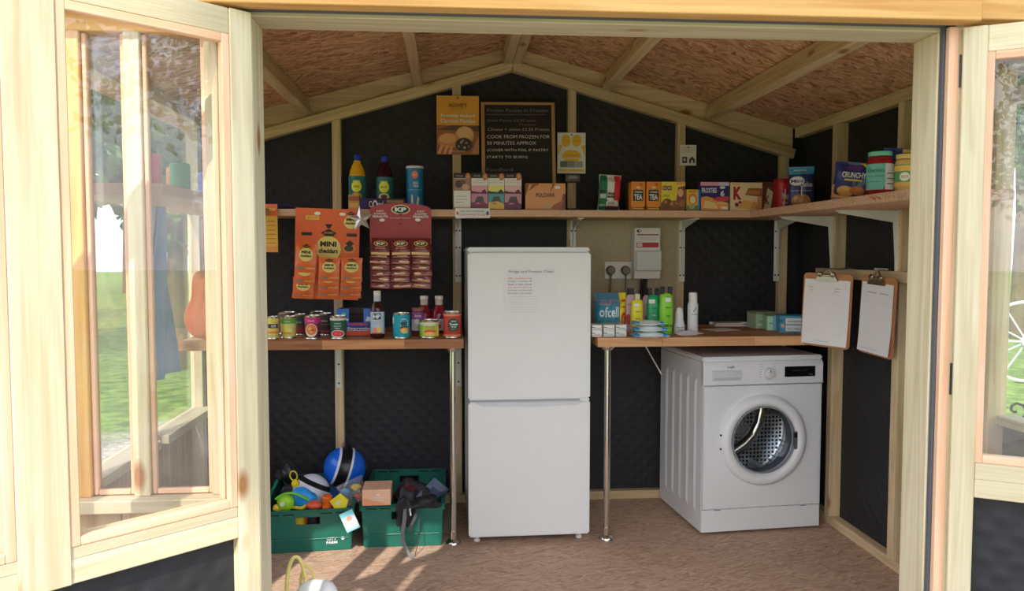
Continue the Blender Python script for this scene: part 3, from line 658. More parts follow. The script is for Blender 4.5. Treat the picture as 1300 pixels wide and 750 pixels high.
DRM = drum_mat()
dm = B().lathe([(.160, -.076), (.225, -.085), (.235, -.10), (.235, -.236), (.226, -.242)], DRM, 48, M=MF(0), cap=False)
dm.lathe([(.226, -.242), (.05, -.2415), (.045, -.235), (.001, -.234)], DRM, 48, M=MF(0), cap=False); dm.build('drum', wm)
B().tube([(.062, .14, CZ+.165), (.060, .135, CZ+.11), (.045, .13, CZ+.05), (.01, .125, CZ-.01), (-.035, .12, CZ-.05), (-.09, .12, CZ-.085)], [.030, .028, .026, .026, .028, .03], mat((215, 205, 190), .12, 1, .03, name='polished_lifter'), 14).build('drum_lifter', wm)
for a in (290, 30):
    ca, sa = math.cos(R(a)), math.sin(R(a)); b = B(); vs = []
    for y_ in (.10, .24):
        for off, rr in ((-.055, .232), (-.012, .175), (.012, .175), (.055, .232)): vs.append((rr*ca-off*sa, y_, CZ+rr*sa+off*ca))
    b.add(vs, [(0, 1, 5, 4), (1, 2, 6, 5), (2, 3, 7, 6), (0, 3, 2, 1), (4, 5, 6, 7)], STEEL); b.build('drum_paddle', wm)
for sx in (-1, 1):
    for yy in (.05, .50): B().lathe([(.018, 0), (.018, .008), (.010, .010), (.010, .022)], BLACK, 14, M=Matrix.Translation((sx*(Ww/2-.05), yy, 0))).build('foot', wm)

# ================================================================== BOARD WITH SOCKET AND FUSE BOX
o = B().bb(.668, 1.206, 4.166, 4.178, CT+.0, SH-.036, CHIP).build('backing_board'); o.location.y = -.0185; tag(o, 'grey-brown board on the back wall carrying the sockets and fuse box', 'board')
YBD = 4.147
a = atY(767, 354, YBD); b2 = atY(804, 332, YBD); PLW = mat((225, 220, 208), .35, var=.02, name='socket_white'); PLG = mat((120, 112, 104), .5, name='grey_plug')
so = B().box((0, -.005, 0), (b2.x-a.x, .010, b2.z-a.z), PLW, .002).build('double_socket'); so.location = ((a.x+b2.x)/2, YBD-.0005, (a.z+b2.z)/2); tag(so, 'white double wall socket left of the fuse box, both outlets in use', 'socket')
B().box((-.012, -.011, .032), (.010, .004, .014), PLW).box((.012, -.011, .032), (.010, .004, .014), PLW).build('rocker_switch', so)
for sx, px, nm, dst in ((-1, 775.5, 'left grey plug in the double socket with a hanging grey lead', (.68, 4.13, .30)), (1, 794.5, 'right grey plug in the double socket with a hanging grey lead', (.80, 4.08, 1.0))):
    q = atY(px, 343, 4.12); t = thing('mains_plug', nm, 'plug', (q.x, YBD-.0115, q.z), 0)
    B().lathe([(.024, 0), (.025, .006), (.023, .024), (.018, .030), (.001, .031)], PLG, 20, M=Matrix.Rotation(PI/2, 4, 'X')).box((0, -.016, -.022), (.014, .016, .016), PLG, .003).build('plug_body', t)
    pts = [(0, -.016, -.03), (0, -.016, -.07), (.002*sx, -.014, -.14), (-.004*sx, -.012, -.22), (0, -.012, -.29)]
    B().tube(pts, .004, PLG, 8).build('lead', t)
a = atY(805, 354, 4.07); b2 = atY(839, 289, 4.07); wq, hq = b2.x-a.x, b2.z-a.z
fb = thing('fuse_box', 'white fuse box with red warning stickers right of the sockets', 'fuse box', ((a.x+b2.x)/2, YBD-.0005, a.z))
FBW = mat((222, 218, 206), .4, var=.02, name='fuse_box_white')
bo = B().bb(-wq/2, wq/2, -.075, 0, 0, hq, FBW, .003).build('casing', fb)
B().bb(-wq/2+.006, wq/2+.003, -.094, -.074, hq*.155, hq*.55, mat((206, 204, 198), .3, var=.01, name='fuse_box_flap'), .004).build('front_flap', fb)
prints(bo, [('e', .17, .935, .09, .030, (50, 30, 28)), ('e', .20, .935, .04, .016, (190, 180, 170)), ('r', .10, .852, .92, .875, (120, 30, 36)), ('t', .5, .80, .7, .02, 'This installation must be', (120, 120, 118), 0), ('t', .5, .765, .7, .02, 'tested and inspected', (120, 120, 118), 0), ('r', .08, .615, .92, .71, (165, 38, 46)), ('r', .11, .63, .30, .695, (225, 215, 208)), ('t', .205, .662, .14, .03, 'RCD', (140, 40, 48), .01), ('t', .6, .662, .48, .04, 'WARNING', (150, 60, 60), 0)], wq, hq, flatmap(-.075))
b = B()
for k in range(3): b.tube([(-.02+.014*k, -.03, 0), (-.022+.014*k, -.028, -.05), (-.03+.02*k, -.022, -.12), (-.02+.014*k, -.02, -.20)], .006, BLACK, 8)
b.build('supply_cable', fb)
# grey cable trailing to the floor by the right worktop leg
pts = [atY(832, 446, 4.14), atY(838, 462, 4.12), atY(846, 476, 4.1)]
b = B(); b.tube([(.708, 4.14, CT-.05), (.700, 4.13, .80), (.690, 4.12, .62), (.708, 4.10, .50), (.700, 4.09, .34), (.688, 4.09, .20), (.70, 4.08, .08), (.705, 4.05, .012), (.68, 4.0, .008), (.66, 3.96, .008)], .004, PLG, 8)
tag(b.build('mains_cable'), 'thin grey cable dangling to the floor behind the right worktop leg', 'cable')
b = B(); b.tube([(1.02, 4.13, CT-.05), (1.035, 4.11, .84), (1.07, 4.05, .76), (1.10, 4.02, .70)], .004, PAPER, 8); tag(b.build('mains_cable'), 'pale cable dropping behind the washing machine from the right worktop', 'cable')
# ================================================================== THINGS ON THE BACK WALL
def hung(name, label, cat, px0, px1, y0, y1, Y, specs, base, thick=.0015, rot=0, pin=None, kind=None):
    a = atY(px0, y1, Y); b_ = atY(px1, y0, Y); wd, ht = b_.x-a.x, b_.z-a.z
    o = B().box((0, thick/2, ht/2), (wd, thick, ht), pc(base)).build(name); o.location = ((a.x+b_.x)/2, Y-.0006, a.z); o.rotation_euler = (0, rot, 0); tag(o, label, cat)
    prints(o, specs, wd, ht, flatmap(0))
    if pin: B().sphere((0, -.003, ht-.012), .004, pin, 10, 6).build('pin', o)
    return o
GOLD = (214, 152, 58)
hung('poster', 'yellow card poster with a photo of baked pasties, pinned left of the chalkboard', 'poster', 554.5, 608, 122, 196, 4.140,
     [('r', 0, 0, 1, .50, (150, 92, 62)), ('p', [(0, .42), (.35, .5), (1, .5), (1, .40)], (92, 66, 60)), ('e', .66, .33, .22, .155, (206, 146, 96)), ('e', .67, .36, .18, .11, (222, 168, 118)), ('e', .28, .24, .26, .13, (196, 130, 84)), ('e', .26, .27, .20, .08, (214, 154, 104)),
      ('e', .64, .17, .20, .12, (60, 52, 44)), ('e', .58, .21, .03, .025, (170, 150, 110)), ('e', .70, .20, .035, .02, (140, 128, 100)), ('e', .66, .12, .03, .02, (182, 160, 120)), ('e', .76, .14, .03, .02, (120, 104, 72)), ('e', .52, .14, .025, .02, (150, 130, 96)), ('e', .62, .24, .02, .015, (176, 160, 122)),
      ('p', [(.02, .02), (.10, .17), (.16, .16), (.09, .01)], (228, 150, 104)), ('p', [(.14, .01), (.22, .16), (.28, .15), (.22, .01)], (228, 150, 104)), ('p', [(.27, .01), (.33, .14), (.38, .12), (.34, .01)], (228, 150, 104)), ('p', [(.82, .02), (.97, .3), (1, .3), (1, .02)], (188, 122, 84)),
      ('t', .50, .835, .42, .075, "ROWE'S", (132, 92, 34), .02), ('t', .5, .775, .26, .014, 'CORNISH BAKERS', (132, 92, 34), 0), ('t', .50, .655, .80, .062, 'Freshly Baked', (244, 232, 222), .02), ('t', .50, .57, .82, .062, 'Cornish Pasties', (244, 232, 222), .02), ('t', .48, .06, .38, .022, 'Baked in Cornwall', (238, 226, 210), .0)], GOLD, pin=BLACK)
# chalkboard leaning on the shelf
aa = atY(609, 264, 4.10); bb_ = atY(703, 130, 4.12); cw, ch = bb_.x-aa.x-.003, bb_.z-SH
cbd = thing('chalkboard', 'wood-framed chalkboard with chalked pasty prices, standing behind the shelf boxes', 'chalkboard', ((aa.x+bb_.x)/2+.012, 4.075, SH+.0005), rot=(-R(4.5), R(-.6), 0))
SLATE = mat((34, 28, 28), .7, var=.15, scale=6, name='slate'); FRM = wood('board_frame', (204, 160, 104), (170, 126, 76), knots=False)
sl = B().bb(-cw/2+.008, cw/2-.008, .002, .008, .008, ch-.008, SLATE).build('slate_panel', cbd)
for p0, p1 in (((-cw/2, .005, .007), (cw/2, .005, .007)), ((-cw/2, .005, ch-.007), (cw/2, .005, ch-.007))): timber('frame_rail', p0, p1, .016, .014, FRM, cbd)
for x in (-cw/2+.009, cw/2-.009): timber('frame_rail', (x, .005, .014), (x, .005, ch-.014), .016, .018, FRM, cbd, roll=PI/2)
CH = (205, 196, 190); CH2 = (120, 112, 108)
L_ = [(.50, .945, .90, .032, 'Frozen Pasties in Freezer', CH2), (.40, .845, .70, .030, 'Steak Pastry £3.50 each', CH2), (.64, .81, .24, .018, 'Frozen', CH2), (.50, .765, .90, .028, 'Cheese + onion £3.50 Frozen', (165, 156, 150)),
      (.50, .695, .92, .032, 'COOK FROM FROZEN FOR', CH), (.40, .635, .72, .032, '50 MINUTES APPROX', CH), (.49, .565, .90, .032, '(COVER WITH FOIL IF PASTRY', CH), (.33, .50, .60, .032, 'STARTS TO BURN)', CH), (.23, .385, .40, .036, 'Foodbank', CH2), (.26, .235, .44, .036, 'Winner £6', CH2)]
sp = [('t',)+q+(-.004,) for q in L_]+[('r', .03, .902, .90, .906, CH2), ('r', .03, .342, .46, .346, CH2)]
prints(sl, sp, cw-.03, ch-.02, lambda x, z, l: (x, .002-l, .008+z))
YEL = (226, 172, 44)
yp = hung('poster', 'yellow and white leaflet clipped to the stud right of the chalkboard', 'poster', 707.5, 743.5, 168.5, 220, 4.150,
     [('r', .03, .03, .97, .97, (232, 224, 205)), ('e', .30, .80, .17, .15, YEL), ('e', .68, .80, .17, .15, YEL), ('p', [(.02, .42), (.18, .68), (.02, .70)], YEL), ('p', [(.98, .42), (.82, .68), (.98, .70)], YEL), ('e', .5, .42, .34, .16, YEL), ('r', .05, .05, .95, .10, YEL), ('r', .10, .15, .36, .30, (92, 104, 98)), ('r', .37, .15, .62, .30, (120, 134, 128)), ('r', .63, .15, .90, .30, (150, 150, 130)), ('t', .3, .8, .2, .03, 'SURVEY', (200, 120, 30), .01), ('t', .68, .8, .2, .03, 'ONLINE', (200, 120, 30), .01), ('t', .5, .44, .5, .05, 'STAY SAFE', (190, 110, 24), .01), ('r', .2, .36, .8, .375, (220, 210, 190))], (236, 230, 214), pin=BLACK)
q = atY(727, 226, 4.13); o = B().box((0, 0, 0), (.085, .03, .046), mat((88, 82, 74), .35, .3, name='clip_metal'), .006).box((0, -.016, .004), (.05, .006, .02), mat((120, 112, 104), .3, .5, name='clip_front'), .002).build('bulldog_clip'); o.location = (q.x, 4.138, q.z); tag(o, 'grey metal clip box on the stud directly under the yellow leaflet', 'clip')
q = atY(728, 261, 4.12); o = B().prism([(-.035, 0), (.035, 0), (.030, .022), (-.030, .022)], 'y', -.02, .02, mat((70, 66, 52), .6, name='dark_block')).build('wooden_wedge'); o.location = (q.x, 4.13, SH+.0005); tag(o, 'small dark wedge at the foot of the stud on the shelf', 'wedge')
hung('notice', 'small white notice pinned to the stud above the yellow cereal box', 'notice', 863, 884, 184, 210, 4.152,
     [('r', .08, .84, .9, .86, (150, 140, 128)), ('r', .08, .74, .9, .76, (150, 140, 128)), ('r', .08, .64, .8, .66, (150, 140, 128)), ('r', .14, .12, .44, .42, (60, 58, 58)), ('e', .29, .28, .08, .08, (190, 180, 170)), ('p', [(.56, .12), (.92, .12), (.92, .30), (.74, .44), (.56, .30)], (70, 66, 66)), ('r', .68, .12, .80, .26, (214, 206, 196))], (226, 218, 204), pin=mat((200, 60, 50), .4, name='red_pin'))

# ================================================================== UPPER SHELF, LEFT TO RIGHT
CL = .0
BLUECAP = mat((30, 62, 190), .35, name='blue_cap')
ORJ = mat((232, 158, 30), .18, var=.03, name='orange_juice'); BLKC = mat((52, 16, 26), .12, var=.03, name='dark_cordial')
SQ = [(.80, 0), (.96, .015), (.96, .25), (1.0, .33), (1.0, .52), (.98, .60), (.88, .70), (.66, .80), (.42, .87), (.40, .90)]
G2 = 'squash bottles on the shelf'
lab_sq = lambda fr_: [('e', .5, .48, .26, .50, (34, 96, 92)), ('p', [(.1, .02), (.5, .02), (.5, .2), (.2, .3)], (200, 130, 50)), ('t', .5, .78, .26, .09, "ROBINSONS", (236, 226, 150), .01), ('e', .5, .55, .19, .24, (236, 206, 60)), ('t', .5, .55, .22, .09, fr_[0], (40, 80, 50), .01), ('e', .5, .14, .20, .15, fr_[1]), ('e', .5, .14, .12, .09, fr_[2])]
bottle('squash_bottle', 'orange squash bottle with blue cap, left one of the pair on the shelf', 'bottle', G2, 441, 463, 195.5, 4.02, SH, SQ, ORJ, (.34, .88, 1.0, BLUECAP), (.20, .62, mat((44, 112, 108), .4, name='teal_label')), lab_sq(('ORANGE', (240, 140, 40), (250, 190, 80))))
bottle('squash_bottle', 'dark blackcurrant squash bottle with blue cap left of the blue tube', 'bottle', G2, 476, 498, 197.5, 4.02, SH, SQ, BLKC, (.34, .88, 1.0, BLUECAP), (.20, .62, mat((38, 92, 96), .4, name='dark_teal_label')), lab_sq(('FRUITS', (196, 196, 120), (110, 40, 60))))
x, wd, ht = span(515, 537, 210, 4.02, SH); r_ = wd/2
o = B().lathe([(r_*.98, 0), (r_, .004), (r_, ht-.012)], mat((24, 110, 156), .4, var=.03, name='tube_blue'), 32).build('crisp_tube'); o.location = (x, 4.02+r_, SH+.0003); tag(o, 'tall turquoise crisp tube with a white lid on the shelf', 'tube')
B().lathe([(r_*1.04, ht-.012), (r_*1.04, ht-.002), (r_, ht), (.001, ht-.001)], PAPER, 32).build('lid', o)
prints(o, [('e', .52, .80, .12, .085, (222, 120, 84)), ('t', .52, .80, .15, .04, 'Crisps', (246, 230, 200), .01), ('t', .55, .62, .20, .06, 'SEA SALT &', (232, 240, 242), .02), ('t', .55, .55, .20, .05, 'VINEGAR', (232, 240, 242), .02), ('p', [(.34, .02), (.48, .02), (.43, .36), (.39, .36)], (206, 214, 190)), ('p', [(.52, .04), (.60, .02), (.68, .26), (.62, .34)], (196, 206, 196)), ('r', .2, .46, .8, .47, (120, 190, 210))], PI*r_, ht, cylmap(r_), cols=14)
carton('snack_box', 'small gold and brown box at the foot of the orange squash bottle', 'box', 442, 456, 247, 3.935, SH, .05, (196, 136, 66), [('r', 0, .6, 1, .9, (150, 90, 60)), ('r', .1, .15, .9, .45, (226, 170, 90))])
carton('chocolate_multipack', 'flat dark purple chocolate multipack lying in front of the two squash bottles', 'multipack', 453, 514, 251.5, 3.94, SH, .05, (50, 22, 66), [('t', .40, .5, .30, .55, 'Caramel', (232, 220, 226), .01), ('e', .38, .48, .05, .36, (236, 228, 232)), ('e', .375, .48, .028, .20, (60, 30, 80)), ('r', .05, .2, .20, .8, (40, 30, 110)), ('r', .62, .15, .96, .5, (110, 36, 60)), ('r', .62, .6, .96, .85, (150, 120, 60))])
o = B(); q = atY(357, 262, 3.95); vs = []
for j in range(9):
    t_ = j/8; w2 = .085*math.sin(PI*t_)**.7+.004
    for k in range(10):
        an = 2*PI*k/10; vs.append((-.085+.17*t_, .05*math.cos(an)*math.sin(PI*t_*.98+.02)**.6, .014+.0135*math.sin(an)*math.sin(PI*t_*.98+.02)**.6+.003*math.sin(5*t_)*(math.sin(an) > 0)))
o.add(vs, [(j*10+k, j*10+(k+1) % 10, (j+1)*10+(k+1) % 10, (j+1)*10+k) for j in range(8) for k in range(10)]+[tuple(range(10)), tuple(range(80, 90))], mat((44, 44, 92), .35, var=.2, scale=30, name='blue_wrapper'), True)
o = o.build('sweet_bag'); o.location = (q.x, 3.96, SH+.0005); tag(o, 'dark blue bag lying flat at the left end of the shelf', 'bag')
G3 = 'tall picture boxes of fudge'
def fudge(px0, px1, sky_, mid, sea, land, label, first=False):
    sp = [('r', 0, .86, .62, .995, (34, 28, 28)), ('t', .34, .92, .40, .035, 'FUDGE', (190, 170, 140), .01), ('r', .0, .04, 1, .86, (224, 210, 200)), ('e', .84, .90, .16, .10, (170, 104, 62)), ('e', .84, .90, .09, .05, (196, 132, 84)), ('t', .5, .80, .7, .02, 'CORNISH', (150, 110, 100), .0), ('t', .5, .74, .8, .03, 'Sea Salt Fudge', (150, 110, 100), .0)]
    if first: sp += [('r', 0, .52, 1, .85, (150, 116, 104)), ('e', .3, .70, .22, .10, (86, 60, 56)), ('e', .7, .62, .2, .08, (190, 150, 120)), ('e', .55, .76, .16, .06, (110, 80, 70)), ('r', .04, .10, .96, .46, (226, 218, 204)), ('r', .1, .36, .8, .375, (150, 140, 130)), ('r', .1, .28, .8, .295, (150, 140, 130)), ('r', .1, .20, .6, .215, (150, 140, 130)), ('r', 0, .03, 1, .07, (196, 150, 80))]
    else: sp += [('r', 0, .50, 1, .66, sky_), ('r', 0, .16, 1, .50, sea), ('p', [(0, .44), (0, .52), (.3, .49), (.6, .47), (.72, .54), (.84, .56), (.96, .47), (1, .44)], mid), ('p', [(.2, .22), (.34, .36), (.7, .37), (.82, .20)], (84, 80, 86)), ('r', 0, .03, 1, .16, land), ('p', [(0, .12), (.4, .2), (1, .10), (1, .16), (.6, .24), (0, .2)], land)]
    return carton('fudge_box', label, 'box', px0, px1, 219.5, 3.90, SH, .055, (46, 36, 36), [(q if q[0] != 'r' else q) for q in sp], G3)
fudge(576, 597.5, 0, 0, 0, 0, 'tall fudge box at the left end of the row, with a pale text panel', True)
fudge(598.3, 619, (206, 150, 160), (96, 50, 66), (190, 130, 146), (120, 70, 96), 'tall pink fudge box between the text-panel box and the blue seascape box')
fudge(619.6, 640, (226, 204, 110), (52, 60, 52), (84, 150, 158), (216, 172, 92), 'tall fudge box with a yellow sky and blue sea picture')
fudge(640.6, 662, (214, 168, 172), (86, 54, 66), (190, 140, 152), (110, 60, 90), 'tall pink fudge box at the right end of the fudge row')
carton('biscuit_box', 'wide light brown gift box lettered POLDARK in front of the chalkboard', 'box', 667, 718, 232.5, 3.90, SH, .05, (204, 146, 96),
       [('p', [(0, .5), (.10, .99), (0, .99)], (128, 76, 52)), ('p', [(.08, .7), (.34, .99), (.18, .99)], (140, 84, 56)), ('p', [(.0, 1), (.3, .9), (.35, 1)], (150, 96, 64)), ('p', [(.60, .62), (.68, .99), (.74, .99)], (128, 76, 52)), ('p', [(.84, .0), (1, .0), (1, .6), (.94, .62)], (128, 70, 60)), ('r', .46, .06, .62, .28, (184, 150, 118)), ('p', [(.62, .04), (.9, .04), (.96, .4), (.7, .2)], (150, 92, 80)), ('t', .5, .56, .48, .15, 'POLDARK', (60, 42, 32), .012), ('r', .74, .80, .86, .90, (232, 220, 206)), ('r', .03, .03, .97, .06, (168, 112, 72))])
a = atY(578, 275, 3.857); b2 = atY(622, 265, 3.857)
o = sheet('shelf_label', 'white strip label taped to the shelf edge below the fudge boxes', b2.x-a.x, b2.z-a.z+.008, ((a.x+b2.x)/2, 3.8585, a.z-.006), (0, 0, 0), [('t', .5, .70, .70, .20, 'FOR THE FOODBANK', (60, 130, 90), .005), ('t', .5, .36, .80, .20, 'PLEASE TAKE WHAT YOU NEED', (200, 60, 60), .005), ('e', .06, .5, .03, .18, (190, 60, 70)), ('e', .93, .5, .04, .22, (60, 90, 140))], 'label')
# tricolour pasta bag
x, wd, ht = span(763, 791, 221, 3.93, SH)
MULTI = {}
b = B(); bs, fr_ = pillow_mesh(wd, ht, .07, mat((206, 208, 200), .3, var=.05, name='bag_white'), seed=4)
o = bs.build('pasta_bag'); o.location = (x, 3.975, SH+ht+.0005); o.rotation_euler = (0, R(3), 0); tag(o, 'green white and red striped pasta bag standing left of the tea boxes', 'bag')
prints(o, [('r', .02, .02, .34, .98, (26, 108, 72)), ('r', .66, .30, .97, .98, (196, 46, 62)), ('p', [(.02, .20), (.34, .30), (.97, .30), (.97, .02), (.02, .02)], (46, 40, 40)), ('r', .36, .36, .70, .50, (60, 56, 52)), ('t', .52, .43, .28, .07, 'PASTA', (228, 226, 216), .02), ('r', .05, .50, .28, .56, (40, 44, 40)), ('r', .06, .34, .30, .46, (180, 190, 176)), ('r', .05, .10, .30, .18, (160, 176, 160)), ('r', .40, .05, .95, .14, (110, 40, 76)), ('r', .40, .18, .7, .25, (170, 170, 160))], wd, ht, lambda xx, zz, l: fr_(xx, zz-ht, l+.0015), cols=14)
carton('spice_box', 'dark narrow box standing just left of the two orange tea boxes', 'box', 797, 802, 232, 4.0, SH, .06, (64, 60, 44), [('r', .1, .5, .9, .8, (110, 100, 60)), ('e', .5, .3, .3, .06, (150, 120, 60))])
def tea(px0, px1, label):
    carton('tea_box', label, 'box', px0, px1, 230.5, 3.90, SH, .06, (232, 128, 40), [('r', .14, .34, .86, .72, (34, 32, 30)), ('t', .5, .64, .56, .07, 'CORNISH', (222, 214, 200), .01), ('t', .5, .47, .60, .19, 'TEA', (240, 236, 226), .03), ('e', .70, .90, .12, .06, (190, 96, 30)), ('e', .5, .80, .15, .04, (246, 190, 130)), ('p', [(.02, .03), (.98, .03), (.98, .16), (.75, .10), (.4, .12), (.1, .10), (.02, .18)], (70, 52, 30)), ('r', .1, .05, .9, .09, (236, 170, 90))], 'orange tea boxes')
tea(801.5, 819.3, 'orange tea box beside the dark narrow box'); tea(821, 839, 'orange tea box touching the yellow cereal box')
carton('cereal_box', 'yellow cereal box with brown puffs between tea and the small yellow box', 'box', 839.6, 870, 230.5, 3.90, SH, .055, (230, 196, 56), [('r', 0, 0, 1, .28, (120, 76, 46)), ('e', .25, .24, .22, .18, (110, 66, 40)), ('e', .55, .20, .2, .16, (132, 84, 50)), ('e', .18, .30, .07, .06, (170, 116, 70)), ('e', .44, .24, .07, .06, (176, 122, 74)), ('e', .66, .28, .06, .06, (170, 112, 66)), ('t', .24, .78, .40, .17, 'coco', (96, 54, 110), .03), ('t', .20, .52, .32, .08, 'CEREAL', (60, 130, 60), .01), ('p', [(.62, .3), (.98, .2), (.98, .86), (.70, .80)], (120, 66, 80)), ('e', .80, .62, .12, .14, (214, 160, 110)), ('r', .62, .90, 1, .97, (236, 150, 70)), ('e', .86, .25, .12, .13, (150, 96, 60))])
carton('cereal_box', 'small yellow and blue snack box left of the navy cereal bar box', 'box', 872, 890, 240.5, 3.90, SH, .05, (230, 176, 60), [('r', .78, 0, 1, 1, (60, 140, 196)), ('e', .42, .56, .30, .26, (226, 110, 60)), ('e', .42, .52, .20, .18, (240, 206, 150)), ('r', 0, 0, .78, .26, (90, 140, 110)), ('e', .36, .2, .2, .12, (180, 150, 80)), ('t', .4, .9, .6, .1, 'SNAP', (190, 50, 50), .02)])
carton('cereal_bar_box', 'navy cereal bar box lettered FROSTIES with orange picture', 'box', 889.5, 926, 230.5, 3.885, SH, .06, (44, 36, 100), [('r', 0, .86, .99, .985, (206, 150, 176)), ('r', .64, .86, .99, .985, (196, 190, 206)), ('t', .30, .70, .52, .17, 'FROSTIES', (226, 222, 236), .02), ('t', .76, .60, .14, .2, '6', (240, 240, 246), .04), ('e', .76, .80, .10, .05, (200, 200, 220)), ('p', [(.02, .02), (.02, .46), (.22, .50), (.98, .26), (.98, .02)], (224, 140, 70)), ('p', [(.10, .10), (.16, .36), (.5, .28), (.62, .06)], (240, 186, 120)), ('p', [(.42, .40), (.60, .48), (.98, .50), (.98, .34), (.6, .32)], (190, 60, 66)), ('r', .72, .05, .95, .15, (220, 210, 214)), ('t', .75, .26, .36, .07, 'CHOC', (246, 220, 160), .01)])
carton('cereal_bar_box', 'wide cream cereal bar box with a large red letter K', 'box', 927.5, 968, 231.5, 3.885, SH, .06, (222, 190, 146), [('t', .22, .62, .26, .46, 'K', (156, 30, 44), .06), ('r', .05, .92, .3, .95, (190, 160, 120)), ('p', [(.46, .56), (.56, .80), (.98, .80), (.98, .50)], (140, 84, 50)), ('p', [(.50, .60), (.6, .74), (.92, .72), (.92, .56)], (176, 112, 66)), ('p', [(.18, .12), (.44, .40), (.72, .30), (.66, .04)], (206, 156, 84)), ('e', .2, .22, .06, .07, (96, 40, 34)), ('e', .3, .30, .05, .05, (110, 50, 40)), ('p', [(.62, .10), (.72, .34), (.99, .22), (.99, .03)], (196, 144, 76)), ('r', .84, .0, .99, .5, (190, 140, 86))])
carton('cereal_bar_box', 'brown and cream cereal bar box standing behind the letter K box', 'box', 963, 983, 231, 3.96, SH, .06, (120, 66, 46), [('p', [(.35, .05), (.62, .8), (.95, .66), (.80, .04)], (226, 204, 176)), ('t', .6, .4, .25, .3, 'K', (130, 40, 44), .03), ('r', 0, .85, 1, 1, (96, 52, 44))], rz=R(-6))
# ---- side shelf: things stand in the right corner and along the right wall
def rs(px, X): return atX(px, 300, X).y
def oncarton(name, label, cat, cx, cy, wd, ht, dp, rz, col, specs, rx=0, group=None):
    o = B().box((0, 0, ht/2), (wd, dp, ht), pc(col), .0012).build(name); o.location = (cx, cy, SH+.0005); o.rotation_euler = (rx, 0, rz); tag(o, label, cat, group); prints(o, specs, wd, ht, flatmap(-dp/2)); return o
x, wd, ht = span(988, 1008, 226.5, 3.90, SH); r_ = wd/2
o = B().lathe([(r_*.97, 0), (r_, .003), (r_, ht-.02)], mat((196, 40, 48), .35, name='red_tin'), 32).build('drink_canister'); o.location = (x, 3.90+r_, SH+.0005); tag(o, 'red cocoa canister in the corner where the shelves meet', 'canister')
B().lathe([(r_*1.05, ht-.022), (r_*1.05, ht-.003), (r_, ht), (.001, ht)], mat((176, 30, 40), .3, name='red_lid'), 32).build('lid', o)
prints(o, [('p', [(.40, .20), (.46, .8), (.50, .8), (.46, .2)], (240, 226, 220)), ('t', .5, .55, .26, .22, 'Kiss', (240, 226, 222), .02), ('e', .6, .2, .10, .12, (150, 60, 40)), ('t', .5, .3, .25, .07, 'COCOA', (240, 210, 190), .01)], PI*r_, ht-.024, cylmap(r_), cols=12)
x, wd, ht = span(1003, 1014, 231, 3.82, SH)
oncarton('stock_cube_box', 'dark narrow box half hidden behind the tall blue pouch', 'box', x+.05, 3.86, .05, .105, .05, R(-20), (40, 34, 60), [('r', .05, .6, .95, .9, (80, 60, 130)), ('r', .1, .1, .9, .35, (190, 60, 60))])
q = atX(1028, 253, 1.64); hh = atX(1028, 208, 1.64).z-SH; wd = .118
bs, fr_ = pillow_mesh(wd, hh, .055, mat((44, 52, 104), .3, var=.08, name='pouch_blue'), seed=8)
o = bs.build('snack_pouch'); o.location = (q.x+.01, 3.62, SH+hh+.0005); o.rotation_euler = (0, 0, R(-24)); tag(o, 'upright blue cookie pouch on the right shelf beside the red canister', 'pouch')
prints(o, [('r', .03, .80, .97, .98, (66, 150, 190)), ('r', .2, .88, .7, .92, (190, 220, 232)), ('e', .34, .64, .28, .11, (222, 224, 234)), ('t', .34, .64, .46, .08, 'Mini', (60, 56, 120), .03), ('t', .68, .56, .46, .12, 'Cookies', (206, 200, 224), .02), ('r', .1, .40, .9, .42, (150, 150, 190)), ('e', .5, .17, .36, .16, (176, 130, 84)), ('e', .35, .2, .12, .08, (206, 166, 116)), ('e', .6, .14, .13, .08, (196, 150, 98)), ('r', .5, .3, .54, .5, (210, 210, 220))], wd, hh, lambda xx, zz, l: fr_(xx, zz-hh, l+.0012), cols=14)
# crisp bags leaning on the wall
def wallbag(label, y, X, wd, ht, rz, tilt, col, specs, seed, name='crisp_bag'):
    bs, f2 = pillow_mesh(wd, ht, .05, mat(col, .28, var=.1, name='foil'), seed=seed); t = bs.build(name)
    t.location = (X, y, SH+ht*math.cos(tilt)+.012); t.rotation_euler = (tilt*.4, tilt, rz); tag(t, label, 'bag')
    prints(t, specs, wd, ht, lambda xx, zz, l: f2(xx, zz-ht, l+.0012), cols=14); return t
yb = rs(1082, 1.66)
wallbag('blue and orange crisp bag leaning beside the teal-lidded jar', yb+.03, 1.69, .17, .155, R(-38), R(8), (38, 50, 110), [('p', [(.02, .02), (.02, .35), (.4, .55), (.98, .45), (.98, .02)], (206, 140, 70)), ('e', .35, .22, .2, .14, (226, 164, 84)), ('e', .62, .25, .18, .12, (190, 116, 56)), ('t', .5, .66, .56, .15, 'CRUNCHY', (226, 220, 210), .03), ('e', .5, .85, .2, .08, (90, 60, 130)), ('p', [(.7, .9), (.98, .70), (.98, .98), (.6, .98)], (214, 190, 60)), ('r', .3, .5, .7, .55, (230, 190, 90))], 12)
